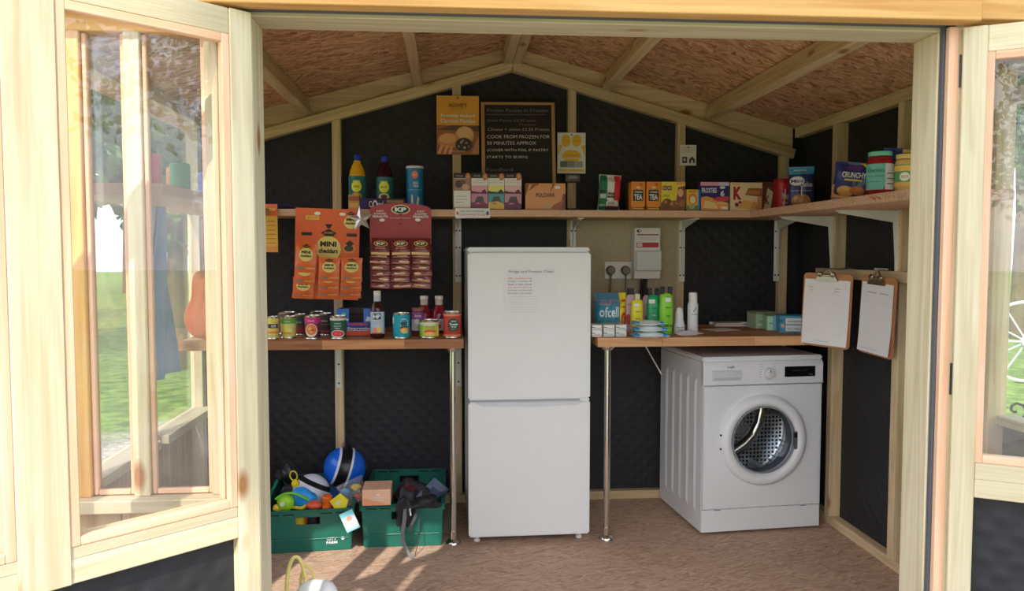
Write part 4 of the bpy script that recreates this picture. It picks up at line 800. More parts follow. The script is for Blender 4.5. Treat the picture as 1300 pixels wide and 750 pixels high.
def jar(label, px, X, rad, ytop, lidc, body, labc, specs, seed=0, lid_h=.016):
    y = atX(px, 300, X).y; ht = atX(px, ytop, X).z-SH
    o = B().lathe([(rad*.85, 0), (rad, .008), (rad, ht*.74), (rad*.93, ht*.82), (rad*.84, ht-lid_h-.002)], body, 32).build('glass_jar'); o.location = (X, y, SH+.0006); o.rotation_euler = (0, 0, R(-28)); tag(o, label, 'jar')
    B().lathe([(rad*.9, ht-lid_h), (rad*.92, ht-.003), (rad*.88, ht), (.001, ht)], lidc, 32).build('lid', o)
    rl = rad*1.012; B().lathe([(rl, ht*.14), (rl, ht*.72)], pc(labc), 32, cap=False).build('jar_label', o)
    prints(o, specs, PI*rl, ht*.58, lambda xx, zz, l: ((rl+l)*math.sin(xx/rl), -(rl+l)*math.cos(xx/rl), ht*.14+zz), cols=12); return o
jar('large jar of red pickle with a mint green lid on the right shelf', 1115, 1.60, .046, 194, mat((110, 196, 160), .35, name='mint_lid'), mat((140, 30, 34), .12, var=.15, name='red_pickle'), (108, 180, 164), [('r', .62, .0, .98, 1, (206, 200, 190)), ('t', .38, .75, .42, .16, 'Gherkins', (30, 90, 80), .015), ('t', .38, .52, .38, .09, 'sweet pickled', (40, 96, 86), 0), ('r', .15, .3, .5, .33, (70, 130, 116)), ('r', .66, .2, .94, .24, (130, 100, 90)), ('r', .66, .4, .94, .44, (130, 100, 90)), ('r', .66, .6, .94, .64, (130, 100, 90)), ('p', [(.0, 0), (.6, 0), (.6, .10), (0, .16)], (180, 40, 50))])
wallbag('blue and yellow snack bag behind the two jars on the right shelf', rs(1135, 1.72)+.02, 1.76, .14, .185, R(-30), R(5), (40, 52, 120), [('p', [(.4, .4), (.98, .5), (.98, .98), (.5, .98)], (206, 186, 56)), ('t', .72, .78, .4, .16, 'Snax', (30, 40, 70), .03), ('p', [(.0, .0), (.5, .0), (.4, .5), (0, .4)], (26, 30, 60))], 15)
jar('jar with a yellow label and cream lid beside the door post', 1148, 1.575, .036, 197, mat((206, 176, 110), .35, name='cream_lid'), mat((190, 156, 90), .2, var=.2, name='jar_sauce'), (90, 140, 90), [('r', 0, .7, 1, .95, (214, 170, 70)), ('r', .0, .0, 1, .2, (206, 160, 70)), ('e', .45, .44, .14, .2, (226, 216, 190)), ('t', .45, .44, .2, .12, 'SAUCE', (160, 60, 40), .01), ('r', .62, .2, .9, .66, (190, 80, 70))])
# ---- left end: hanging price strip and snack cards
a = atY(338, 322, 3.60); b2 = atY(352, 262, 3.60)
o = hung('hanging_card', 'narrow orange and yellow card strip hanging from the left shelf by the door post', 'card', 337, 352, 259, 320, 3.85, [('r', 0, .75, 1, 1, (222, 104, 60)), ('r', .0, .0, 1, .12, (210, 140, 70))]+[('r', .15, .18+i*.09, .8, .20+i*.09, (190, 110, 60)) for i in range(6)]+[('t', .5, .88, .7, .06, 'NEW', (246, 220, 120), .02)], (228, 168, 66))
# orange card with mini bags
YC = 3.835
a = atY(377, 380, YC); b2 = atY(457, 265, YC); cwd, cht = b2.x-a.x, b2.z-a.z
ORC = (236, 98, 52)
oc = thing('snack_card', 'large bright orange hanging card for small snack bags, left of the star', 'card', ((a.x+b2.x)/2, YC, b2.z), rot=(0, R(1.8), 0))
ob = B().box((0, .001, -cht/2), (cwd, .002, cht), pc(ORC)).build('backing_card', oc)
def mini(u, v, s): return [('p', [(u-.11*s, v+.15*s), (u, v+.19*s), (u+.11*s, v+.15*s), (u, v+.11*s)], (40, 30, 26)), ('t', u, v+.15*s, .12*s, .02*s, "JACOB'S", (226, 180, 80), .01), ('e', u, v, .17*s, .12*s, (242, 196, 110)), ('t', u, v+.045*s, .22*s, .05*s, 'MINI', (36, 32, 30), .05), ('t', u, v-.02*s, .26*s, .045*s, 'cheddars', (36, 32, 30), .04)]
sp = [('r', .16, .875, .37, .92, (238, 176, 66)), ('t', .265, .897, .17, .022, 'NEW LOOK', (190, 90, 30), .01), ('e', .34, .945, .05, .018, (244, 214, 196)), ('e', .73, .945, .05, .018, (244, 214, 196)), ('p', [(.46, .83), (.58, .83), (.54, .785), (.50, .785)], (36, 30, 28)),
      ('r', .10, .70, .26, .735, (40, 32, 28)), ('r', .45, .70, .61, .74, (40, 32, 28)), ('t', .53, .72, .10, .02, 'HOOK', (210, 180, 60), .01), ('r', .80, .70, .96, .735, (60, 40, 34)), ('t', .70, .455, .40, .02, 'BAKED WITH REAL CHEESE', (246, 190, 160), .01), ('e', .84, .57, .10, .06, (210, 130, 60)), ('e', .84, .57, .07, .035, (70, 60, 48)), ('p', [(.78, .62), (.86, .66), (.92, .62), (.86, .59)], (50, 40, 34))]
sp += mini(.52, .56, 1.15)+mini(.86, .86, .62)
prints(ob, sp, cwd, cht, lambda x, z, l: (x, -l, z-cht))
FOILO = mat((232, 100, 40), .28, var=.10, scale=30, name='orange_foil')
def snackbag(label, px, ytop, ybot, wpx, yy, seed, rz=0):
    a_ = atY(px-wpx/2, ybot, yy); b_ = atY(px+wpx/2, ytop, yy); wd, ht = b_.x-a_.x, b_.z-a_.z
    bs, f2 = pillow_mesh(wd, ht, .018, FOILO, crimp=.007, seed=seed, n=12); t = bs.build('snack_bag'); t.location = ((a_.x+b_.x)/2, yy, b_.z); t.rotation_euler = (0, R(rz), 0)
    tag(t, label, 'bag', 'small orange snack bags on the orange card')
    sp = mini(.5, .60, 1.9 if ht > .09 else 1.5)+[('r', .06, .10, .45, .20, (150, 120, 110)), ('r', .5, .12, .95, .18, (244, 150, 90))]
    prints(t, sp, wd, ht, lambda xx, zz, l: f2(xx, zz-ht, l+.0008), cols=10); return t
for c, (px, col, rz) in enumerate(((387, 'left', 4), (417.5, 'middle', 2), (446, 'right', 2))):
    tops = ((308, 346, 'topmost'), (332, 361, 'middle'), (352, 379, 'lowest')) if c == 0 else ((327, 357, 'topmost'), (342, 369, 'middle'), (351, 378, 'lowest'))
    for k, (t0, t1, wd_) in enumerate(reversed(tops)):
        snackbag('orange mini snack bag, %s of three in the %s column of the orange card' % (wd_, col), px+(2-k)*-1.0*(2 if c == 0 else .8)+(3 if c == 0 else 1), t0, t1, 27, YC-.012-.021*k, 20+c*4+k, rz)
# star
def star(R1, R2):
    pts = []
    for i in range(10): an = PI/2+i*PI/5; rr = R1 if i % 2 == 0 else R2; pts.append((rr*math.cos(an), rr*math.sin(an)))
    b = B(); vs = [(0, -.012, 0), (0, .012, 0)]+[(p[0], 0, p[1]) for p in pts]
    b.add(vs, [(0, 2+i, 2+(i+1) % 10) for i in range(10)]+[(1, 2+(i+1) % 10, 2+i) for i in range(10)], mat((206, 196, 190), .25, .6, .2, 60, name='silver_glitter')); return b
q = atY(458, 278, 3.80); o = star(.062, .026).build('star_ornament'); o.location = (q.x, 3.805, q.z); o.rotation_euler = (0, R(-6), 0); tag(o, 'silver star ornament hanging between the orange card and maroon card', 'ornament')
# maroon peanut card
YK = 3.83; a = atY(470.5, 366, YK); b2 = atY(547.5, 258, YK); kw, kh = b2.x-a.x, b2.z-a.z
kc = thing('snack_card', 'maroon arch-topped hanging card full of peanut packs', 'card', ((a.x+b2.x)/2, YK, b2.z), rot=(0, R(.3), 0))
arc = [(-kw/2, -kh), (kw/2, -kh), (kw/2, -.055)]+[(kw/2*math.cos(t_), -.055+.055*math.sin(t_)) for t_ in [i*PI/14 for i in range(1, 14)]]+[(-kw/2, -.055)]
arc = [(-kw/2, -kh), (kw/2, -kh), (kw/2, -.035)]+[(kw/2*math.cos(i*PI/16), -.035+.035*math.sin(i*PI/16)**.8) for i in range(1, 16)]+[(-kw/2, -.035)]
MAR = (156, 62, 66)
kb = B().prism(arc, 'y', 0, .002, pc(MAR)).build('backing_card', kc)
sp = [('e', .5, .925, .16, .06, (206, 90, 60)), ('e', .5, .925, .15, .055, (224, 204, 150)), ('e', .5, .925, .135, .046, (28, 60, 44)), ('t', .5, .925, .19, .052, 'KP', (246, 240, 226), .05), ('p', [(.46, .875), (.54, .875), (.5, .855)], (40, 24, 24)),
      ('t', .17, .905, .12, .02, 'DRY', (240, 214, 200), .02), ('t', .17, .875, .20, .022, 'ROASTED', (240, 214, 200), .02), ('t', .17, .842, .25, .028, 'PEANUTS', (246, 230, 216), .03), ('t', .83, .905, .12, .02, 'DRY', (240, 214, 200), .02), ('t', .83, .875, .20, .022, 'ROASTED', (240, 214, 200), .02), ('t', .83, .842, .25, .028, 'PEANUTS', (246, 230, 216), .03),
      ('t', .5, .825, .34, .018, 'For a Super Occasion', (236, 200, 186), .005), ('e', .20, .80, .045, .018, (240, 220, 208)), ('e', .78, .805, .045, .018, (240, 220, 208)), ('e', .5, .76, .03, .012, (120, 40, 46)), ('e', .2, .76, .03, .012, (130, 48, 54)), ('e', .8, .76, .03, .012, (130, 48, 54))]
prints(kb, sp, kw, kh, lambda x, z, l: (x, -l, z-kh))
FOILK = mat((120, 46, 40), .25, .15, .35, 70, name='maroon_foil')
ordn = ['top', 'second', 'third', 'fourth', 'fifth', 'sixth', 'bottom']
for c, (px, col) in enumerate(((483.5, 'left'), (509, 'middle'), (535, 'right'))):
    for k in range(7):
        yt = 302+k*7.6; yb_ = yt+23 if k == 0 else yt+19
        yy = YK-.016-.014*(6-k)*.55
        a_ = atY(px-12.3, yb_, yy); b_ = atY(px+12.3, yt, yy); wd, ht = b_.x-a_.x, b_.z-a_.z
        bs, f2 = pillow_mesh(wd, ht, .012, FOILK, crimp=.006, seed=60+c*7+k, n=9); t = bs.build('peanut_pack')
        jx = random.Random(c*9+k); t.location = ((a_.x+b_.x)/2+jx.uniform(-.003, .003), yy, b_.z); t.rotation_euler = (R(-13), R(jx.uniform(-5, 5)), 0)
        tag(t, 'maroon peanut pack, %s of seven in the %s column of the maroon card' % (ordn[k], col), 'packet', 'peanut packs on the maroon card')
        sp = [('e', jx.uniform(.2, .8), jx.uniform(.12, .24), jx.uniform(.15, .3), .07, (206, 164, 122)), ('e', jx.uniform(.2, .8), .20, .16, .05, (226, 190, 150)), ('p', [(.05, .08), (.95, .05), (.9, .12), (.1, .15)], (176, 116, 92)), ('e', jx.uniform(.2, .8), .32, .22, .05, (90, 30, 34))]
        if k == 0: sp = [('e', .5, .66, .36, .17, (206, 150, 70)), ('e', .5, .66, .31, .13, (40, 60, 44)), ('t', .5, .66, .42, .14, 'KP', (236, 222, 190), .04), ('r', .04, .04, .96, .18, (206, 168, 120)), ('t', .5, .40, .5, .06, 'DRY ROASTED', (226, 196, 170), .01)]
        prints(t, sp, wd, ht, lambda xx, zz, l: f2(xx, zz-ht, l+.0006), cols=6)

# ================================================================== LEFT WORKTOP
def food(col): return mat(col, .5, name='food_print')
YF_ = 3.56
can('short yellow tin of hoops against the door post', 338, 352, 402, 3.56, CT, (226, 190, 90), [('r', .2, .50, .9, .72, (40, 40, 44)), ('t', .6, .61, .30, .14, 'HOOPS', (236, 232, 226), .03), ('r', .2, .86, .9, 1, (226, 206, 90)), ('r', .2, .22, .9, .34, (224, 130, 50)), ('r', .2, .10, .9, .16, (150, 190, 150))])
can('tin with a green top band and yellow sweetcorn picture', 354, 374, 402, 3.60, CT, (222, 196, 110), [('r', 0, .72, 1, 1, (96, 160, 66)), ('r', 0, .55, 1, .72, (206, 200, 120)), ('e', .45, .40, .20, .22, (232, 204, 96)), ('e', .60, .30, .14, .16, (240, 220, 130)), ('e', .5, .2, .2, .06, (214, 160, 60)), ('p', [(.1, .0), (.25, .3), (.3, .28), (.2, .0)], (60, 50, 40)), ('t', .5, .85, .24, .09, 'Sweetcorn', (240, 244, 230), .01)])
can('silver-topped dark tin behind the sweetcorn tin', 350, 374, 397, 3.78, CT, (92, 66, 56), [('r', 0, .6, 1, .8, (120, 84, 70))])
can('dark green and red tin between the sweetcorn and magenta tins', 371.5, 387, 399, 3.74, CT, (44, 70, 56), [('r', 0, .05, 1, .42, (140, 40, 44)), ('t', .5, .65, .3, .1, 'BEANS', (180, 190, 180), .01)])
can('tin with a magenta top band and a bowl of orange chicken curry', 384.5, 405, 401, 3.56, CT, (110, 44, 60), [('r', 0, .70, 1, 1, (184, 46, 112)), ('r', 0, 0, 1, .30, (60, 30, 40)), ('e', .5, .36, .26, .34, (232, 206, 176)), ('e', .5, .40, .22, .27, (226, 110, 56)), ('e', .45, .45, .08, .08, (240, 160, 90)), ('e', .56, .36, .07, .08, (200, 76, 40)), ('e', .5, .28, .07, .06, (240, 150, 86)), ('t', .5, .84, .26, .09, 'Curry', (246, 220, 236), .01)])
can('dark tin with a red base standing right of the magenta tin', 402.5, 420, 398, 3.72, CT, (56, 36, 38), [('r', 0, .05, 1, .2, (140, 40, 44)), ('r', 0, .5, 1, .52, (130, 120, 110)), ('t', .5, .7, .3, .1, 'CHILLI', (196, 180, 170), .01)])
can('plain silver tin half hidden behind the magenta tin', 391, 411, 396, 3.92, CT, (88, 82, 74), [('r', 0, .4, 1, .6, (120, 110, 96))])
can('dark green tin with a white oval and red kidney beans picture', 417, 438.5, 401.5, 3.56, CT, (28, 84, 54), [('r', 0, .88, 1, 1, (206, 196, 180)), ('t', .52, .72, .26, .06, 'ORGANIC', (190, 220, 190), .01), ('t', .52, .58, .28, .08, 'Red Kidney', (214, 230, 210), .01), ('t', .52, .48, .2, .07, 'Beans', (214, 230, 210), .01), ('e', .52, .18, .28, .19, (236, 220, 206)), ('e', .52, .19, .25, .15, (206, 50, 56)), ('e', .45, .2, .06, .05, (226, 90, 86)), ('e', .6, .18, .06, .05, (226, 80, 80))])
G4 = None
# blue counter display box of sweets
x, wd, ht = span(427, 473, 389, 3.70, CT)
bx = thing('sweet_display_box', 'blue and red sweets display box lettered HARIBO Starmix behind the brown sauce', 'box', (x, 3.70, CT+.0004), R(-2))
BLU2 = mat((36, 70, 150), .45, name='display_blue'); d_ = .12
B().bb(-wd/2, wd/2, 0, .002, 0, ht*.46, BLU2).bb(-wd/2, -wd/2+.002, 0, d_, 0, ht*.9, BLU2).bb(wd/2-.002, wd/2, 0, d_, 0, ht*.9, BLU2).bb(-wd/2, wd/2, d_-.002, d_, 0, ht*.9, mat((60, 40, 34), .6, name='card_inside')).bb(-wd/2, wd/2, 0, d_, 0, .002, BLU2).build('tray', bx)
B().bb(-wd/2, -wd/2+wd*.34, -.001, .001, ht*.40, ht*.92, mat((60, 110, 190), .4, name='display_flap')).bb(wd/2-wd*.25, wd/2, -.001, .001, ht*.40, ht*.92, mat((60, 110, 190), .4, name='display_flap')).build('side_flap', bx)
B().bb(-wd/2+.0025, wd/2-.0025, .06, .118, .003, ht*.68, mat((44, 30, 30), .6, name='sweets_inside')).build('contents', bx)
prints(bx, [('r', 0, .02, 1, .17, (220, 80, 46)), ('r', 0, .175, 1, .19, (230, 220, 210)), ('r', .26, .33, .97, .45, (40, 70, 160)), ('t', .60, .40, .58, .085, 'HARIBO', (224, 74, 66), .05), ('t', .62, .255, .66, .09, 'Starmix', (236, 238, 246), .03), ('e', .20, .73, .07, .055, (70, 190, 120)), ('r', .27, .52, .33, .58, (230, 230, 236)), ('p', [(.80, .50), (.97, .50), (.97, .62), (.85, .66)], (220, 226, 240))], wd, ht, flatmap(-.0012))
SAU = [(.88, 0), (1, .02), (1, .48), (.97, .60), (.80, .70), (.50, .78), (.46, .84)]
BRN = mat((62, 26, 18), .1, var=.05, name='brown_sauce')
bottle('sauce_bottle', 'brown sauce bottle with a white cap and pale blue label', 'bottle', None, 469, 487, 369.5, 3.57, CT, SAU, BRN, (.52, .90, 1.0, mat((226, 218, 208), .4, name='cream_cap')), (.10, .56, mat((184, 206, 222), .4, var=.02, name='pale_blue_label')), [('r', .32, .66, .68, .94, (30, 34, 60)), ('t', .5, .80, .30, .19, 'HP', (236, 240, 246), .04), ('t', .5, .58, .32, .05, 'THE ORIGINAL', (200, 110, 120), .0), ('t', .5, .47, .3, .05, 'SAUCE', (150, 110, 140), .0), ('e', .42, .18, .11, .12, (224, 130, 110)), ('e', .6, .2, .10, .12, (230, 180, 70)), ('r', .25, .0, .75, .06, (150, 50, 60))], neck=(.78, .90, .50, mat((190, 196, 202), .4, name='neck_paper')))
can('turquoise tin of baked beans with a white BEANZ panel', 497.5, 520, 398, 3.56, CT, (18, 142, 160), [('r', .06, .60, .20, .9, (200, 226, 226)), ('t', .62, .82, .20, .05, 'HEINZ', (226, 240, 240), .02), ('p', [(.48, .48), (.50, .74), (.78, .78), (.78, .50)], (236, 232, 226)), ('t', .63, .62, .27, .16, 'BEANZ', (30, 32, 34), .04), ('e', .63, .42, .16, .09, (60, 80, 40)), ('e', .64, .30, .17, .14, (222, 130, 60)), ('e', .62, .30, .10, .08, (240, 176, 90)), ('e', .66, .20, .12, .05, (160, 190, 120))], rot=0)
KET = mat((140, 20, 36), .1, var=.05, name='ketchup')
SA2 = [(.70, 0), (1, .02), (1, .40), (.92, .55), (.62, .70), (.42, .80), (.40, .85)]
for i, (c0, lb) in enumerate(((528, 'ketchup bottle with white cap, behind the jar with the purple label'), (547, 'ketchup bottle with white cap, behind and right of the green tin'))):
    bottle('ketchup_bottle', lb, 'bottle', 'ketchup bottles', c0, c0+20, 376, 3.75, CT, SA2, KET, (.52, .91, 1.0, mat((232, 218, 208), .4, name='white_cap')), (.10, .40, mat((200, 204, 210), .4, var=.03, name='grey_white_label')), [('t', .5, .7, .3, .16, 'KETCHUP', (160, 40, 50), .02), ('e', .5, .35, .10, .2, (190, 60, 60))], neck=(.76, .90, .48, mat((206, 190, 172), .4, name='neck_foil')))
x, wd, ht = span(522, 539, 391, 3.66, CT); r_ = wd/2
o = B().lathe([(r_*.85, 0), (r_, .006), (r_, ht*.8), (r_*.86, ht*.9)], mat((96, 50, 60), .15, name='jam'), 28).build('glass_jar'); o.location = (x, 3.66+r_, CT+.0004); tag(o, 'small jar with purple and white label behind the green tin', 'jar')
B().lathe([(r_*.95, ht*.89), (r_*.96, ht-.002), (r_*.9, ht), (.001, ht)], mat((150, 90, 80), .4, name='jar_lid'), 28).build('lid', o)
rl = r_*1.01; B().lathe([(rl, ht*.2), (rl, ht*.84)], mat((206, 198, 206), .5, name='jar_paper'), 28, cap=False).build('jar_label', o)
prints(o, [('r', 0, .62, 1, 1, (130, 60, 120)), ('t', .5, .82, .3, .14, 'Beetroot', (240, 220, 236), .01), ('e', .45, .5, .12, .14, (232, 226, 230)), ('e', .6, .2, .15, .14, (150, 140, 130))], PI*rl, ht*.64, lambda xx, zz, l: ((rl+l)*math.sin(xx/rl), -(rl+l)*math.cos(xx/rl), ht*.2+zz), cols=12)
can('short green tin with a peach picture in front of the ketchup', 531.5, 557, 407, 3.56, CT, (150, 186, 50), [('r', .0, .78, 1, 1, (190, 194, 176)), ('p', [(.3, .3), (.36, .86), (.76, .86), (.72, .3)], (206, 196, 176)), ('t', .54, .68, .30, .10, 'Peach', (190, 70, 60), .02), ('t', .54, .56, .28, .08, 'slices', (190, 70, 60), .01), ('e', .54, .36, .20, .13, (222, 70, 50)), ('e', .54, .18, .22, .14, (240, 170, 90)), ('r', .78, 0, .92, .7, (226, 206, 80))])
can('tin behind the tomato soup tin, only its rim showing', 556, 576, 396, 3.87, CT, (120, 60, 50), [('r', 0, .4, 1, .6, (90, 50, 44))])
can('red tomato soup tin at the right end of the left worktop', 562.5, 585.5, 396.5, 3.56, CT, (176, 52, 44), [('e', .55, .50, .22, .34, (40, 66, 50)), ('t', .56, .68, .20, .05, 'HEINZ', (226, 210, 190), .02), ('t', .56, .55, .32, .10, 'Tomato', (244, 238, 226), .03), ('t', .56, .43, .2, .08, 'Soup', (244, 238, 226), .02), ('e', .55, .20, .12, .06, (130, 44, 36)), ('r', 0, .92, 1, 1, (210, 130, 90)), ('r', 0, 0, 1, .08, (200, 120, 80)), ('t', .56, .33, .22, .04, 'CREAM OF', (190, 150, 120), .0)])

# ================================================================== RIGHT WORKTOP
x, wd, ht = span(752, 785, 368.5, 3.80, CT)
bs, f2 = pillow_mesh(.155, .135, .10, mat((96, 130, 150), .3, var=.12, name='wrap_film'), seed=31, n=16)
o = bs.build('toilet_roll_pack'); q = atY(775, 388, 3.80); o.location = (atY(797, 388, 3.70).x-.0765, 3.745, CT+.195); tag(o, 'wrapped toilet roll pack lettered Softcell right of the fridge, with a yellow end', 'pack')
o.data.transform(Matrix.Scale(1.45, 4, (0, 0, 1)))
f3 = lambda xx, zz, l: (lambda p: (p[0], p[1], p[2]*1.45))(f2(xx, (zz-.19575)/1.45, l+.0012))
prints(o, [('r', .0, .0, .76, 1, (66, 118, 140)), ('r', 0, .82, .76, .99, (160, 130, 160)), ('p', [(.1, .72), (.3, .92), (.5, .80), (.4, .70)], (196, 130, 150)), ('r', .0, .35, .76, .70, (40, 128, 150)), ('t', .42, .54, .60, .26, 'ofcell', (226, 236, 240), .02), ('p', [(.0, .22), (.3, .30), (.76, .24), (.76, .17), (.3, .22), (0, .14)], (90, 170, 70)), ('p', [(.0, .06), (.3, .14), (.76, .08), (.76, .0), (.2, .04), (0, .0)], (40, 80, 150)), ('r', .76, .0, 1, 1, (230, 196, 40)), ('t', .88, .84, .18, .13, 'New', (206, 50, 40), .05), ('t', .88, .66, .17, .06, 'softer', (190, 70, 40), .02), ('e', .89, .36, .09, .17, (204, 44, 40)), ('t', .89, .36, .09, .2, '6', (240, 200, 70), .04), ('t', .88, .10, .18, .08, 'rolls', (204, 50, 40), .03)], .152, .19575, lambda xx, zz, l: f3(xx, zz, l), cols=16)
# small bar boxes, three columns of two
for c, (p0, p1, nm) in enumerate(((751, 764.5, 'left'), (765.5, 780.5, 'middle'), (781, 796, 'right'))):
    for rw in range(2):
        a_ = atY(p0, 420, 3.57); b_ = atY(p1, 420, 3.57); wd = b_.x-a_.x-.0015; ht = .027
        o = B().box((0, 0, ht/2), (wd, .085, ht), mat((226, 222, 208), .45, var=.02, name='soap_carton'), .0015).build('soap_box'); o.location = ((a_.x+b_.x)/2, 3.615, CT+.0004+rw*(ht+.0004))
        tag(o, 'small white soap carton, %s one of the %s pair at the worktop end' % (('lower', 'upper')[rw], nm), 'box', 'small white soap cartons')
        prints(o, [('r', .04, .55, .35, .66, ((60, 90, 130), (40, 70, 60), (50, 70, 140))[c]), ('r', .1, .2, .95, .28, ((160, 70, 110), (120, 160, 120), (110, 150, 170))[c]), ('r', .0, .0, .06, 1, (50, 50, 56)), ('t', .55, .42, .6, .18, 'soap', (110, 110, 116), .01)], wd, ht, flatmap(-.0425))
def flatbottle(label, px0, px1, ytop, Y, col, capc, specs, inv=False, name='shampoo_bottle', lab=None):
    x, wd, ht = span(px0, px1, ytop, Y, CT); b = B(); vs = []; n = 22; bh = ht*.86
    prof = [(.80, .0), (.96, .03), (1.0, .12), (.97, .45), (.86, .80), (.70, .92), (.40, 1.0)] if not inv else [(.80, .0), (.88, .06), (1.0, .25), (1.0, .6), (.95, .85), (.80, .97), (.5, 1.0)]
    for s_, z in prof:
        for k in range(n):
            an = 2*PI*k/n; cx = abs(math.cos(an))**.7*(1 if math.cos(an) > 0 else -1); sy = math.sin(an); vs.append((s_*wd/2*cx, s_*.55*wd/2*sy*1.1, z*bh))
    b.add(vs, [(j*n+k, j*n+(k+1) % n, (j+1)*n+(k+1) % n, (j+1)*n+k) for j in range(len(prof)-1) for k in range(n)]+[tuple(range(n)), tuple(range((len(prof)-1)*n, len(prof)*n))], mat(col, .25, var=.03, name='bottle_plastic'), True)
    o = b.build(name); o.location = (x, Y+wd*.3, CT+.0004); tag(o, label, 'bottle', 'shower gel and shampoo bottles')
    cb = B()
    if isinstance(capc, tuple) and capc[0] == 'twin':
        for sx in (-1, 1): cb.bb(sx*wd*.28-wd*.15, sx*wd*.28+wd*.15, -.008, .008, bh*.98, ht, capc[1], .002)
    else: cb.bb(-wd*.2, wd*.2, -.010, .010, bh*.98, ht, capc, .003)
    cb.build('cap', o)
    if specs: prints(o, specs, wd, bh, lambda xx, zz, l: (xx, -.55*1.1*wd/2*math.sqrt(max(0.02, 1-(abs(xx)/(wd/2))**2.86))-l-.0004, zz), cols=12)
    return o
WH_ = (240, 240, 240); BK = (30, 34, 30)
flatbottle('pale pink shampoo bottle standing behind the yellow bottle', 792, 812, 366, 3.74, (206, 170, 190), BLACK, [('e', .3, .35, .16, .14, (190, 60, 80)), ('t', .5, .75, .5, .08, 'silk', (150, 70, 110), .01)])
flatbottle('pale pink shampoo bottle standing behind the green bottle', 815, 833, 366, 3.74, (208, 168, 188), BLACK, [('e', .4, .35, .16, .14, (176, 60, 70)), ('t', .5, .75, .5, .08, 'silk', (150, 70, 110), .01)])
flatbottle('yellow shower gel bottle behind the stack of wipes', 802, 818, 373, 3.66, (226, 200, 40), mat((216, 214, 180), .3, name='pale_cap'), [('r', .22, .80, .62, .88, WH_), ('t', .55, .66, .4, .04, 'lemon', BK, .01), ('t', .5, .45, .4, .04, 'refreshing', BK, .01), ('t', .5, .36, .5, .05, 'GEL', BK, .02), ('t', .5, .1, .8, .06, '500 ml', BK, .02)], True)
flatbottle('dark green shower gel bottle between the yellow and the lime bottle', 822.5, 839, 366, 3.67, (30, 150, 96), ('twin', BLACK), [('r', .1, .78, .55, .88, WH_), ('t', .5, .66, .4, .04, 'mint', BK, .01), ('e', .5, .48, .2, .07, (20, 120, 80)), ('t', .5, .48, .3, .05, 'GEL', WH_, .01), ('t', .5, .1, .8, .06, '500 ml', BK, .02)], True)
flatbottle('lime green shower gel bottle with black caps', 838.5, 856, 364, 3.64, (124, 196, 44), ('twin', BLACK), [('r', .36, .80, .76, .90, WH_), ('t', .6, .66, .4, .04, 'lime', BK, .01), ('t', .6, .45, .3, .05, 'GEL', BK, .01), ('t', .6, .22, .7, .07, '500 ml', BK, .02)], True)
# stack of three wipes packs
for k in range(3):
    a_ = atY(798, 420, 3.58); b_ = atY((841, 840, 836)[k], 420, 3.58); wd = b_.x-a_.x
    bs, f2 = pillow_mesh(wd, .11, .026, mat((206, 224, 232), .3, var=.05, name='wipes_film'), seed=40+k, n=12)
    o = bs.build('wipes_pack'); o.rotation_euler = (-PI/2, 0, 0); o.location = ((a_.x+b_.x)/2, 3.56, CT+.0145+k*.0275)
    tag(o, 'blue and white pack of wet wipes, %s of the stack of three' % ('bottom', 'middle', 'top')[k], 'pack', 'stack of wet wipes packs')
    eb = B()
    for sx in (-1, 1): eb.box((sx*wd*.40, .0, -.055), (wd*.16, .018, .10), mat((24, 120, 180), .3, name='wipes_blue'), .008)
    eb.build('printed_end', o)
# roll-on, soap, spray can
x, wd, ht = span(857, 871, 390, 3.68, CT); r_ = wd/2
o = B().lathe([(r_*.9, 0), (r_, .01), (r_*1.0, ht*.3), (r_*.72, ht*.55)], WHITE, 24).build('deodorant_roll_on'); o.location = (x, 3.70, CT+.0004); tag(o, 'short white roll-on deodorant left of the spray can', 'deodorant')
B().lathe([(r_*.74, ht*.55), (r_*.74, ht*.72), (r_*.5, ht*.95), (.002, ht)], PAPER, 24).build('cap', o)
prints(o, [('r', .3, .05, .7, .12, (60, 70, 140)), ('t', .5, .3, .3, .10, 'CARE', (120, 130, 150), .01), ('r', .25, .45, .75, .5, (130, 140, 180))], PI*r_, ht*.5, cylmap(r_*1.01), cols=8)
x, wd, ht = span(875, 888, 371.5, 3.66, CT); r_ = wd/2
o = B().lathe([(r_*.94, 0), (r_, .004), (r_, ht*.70), (r_*.86, ht*.76), (r_*.80, ht*.78)], WHITE, 28).build('spray_can'); o.location = (x, 3.68, CT+.0004); tag(o, 'tall white deodorant spray can with pink band and black tick', 'spray can')
B().lathe([(r_*.80, ht*.78), (r_*.80, ht*.97), (r_*.7, ht), (.001, ht)], PAPER, 24).build('cap', o)
prints(o, [('p', [(.30, .10), (.30, .22), (.75, .50), (.75, .38)], (206, 60, 150)), ('p', [(.42, .80), (.46, .76), (.60, .90), (.58, .92), (.46, .81)], (40, 60, 60)), ('t', .5, .68, .34, .05, 'SURE', (90, 110, 120), .01), ('p', [(.30, .02), (.30, .06), (.7, .28), (.7, .22)], (226, 150, 200))], PI*r_, ht*.7, cylmap(r_), cols=12)
bs, f2 = pillow_mesh(.125, .07, .030, mat((224, 222, 228), .35, name='soap_wrapper'), seed=50, n=10); o = bs.build('soap_packet'); q = atY(868, 421, 3.60); o.rotation_euler = (-PI/2, 0, R(4)); o.location = (q.x, 3.58, CT+.0165); tag(o, 'white wrapped soap bar lying in front of the roll-on deodorant', 'soap')
def flat_sheet(label, px, py, wd, dp, rz, name='paper_sheet', m=PAPER, h=.0012, z=0):
    q = atZ(px, py, CT); o = B().box((0, 0, h/2), (wd, dp, h), m).build(name); o.location = (q.x, q.y, CT+.0004+z); o.rotation_euler = (0, 0, rz); tag(o, label, 'paper'); return o
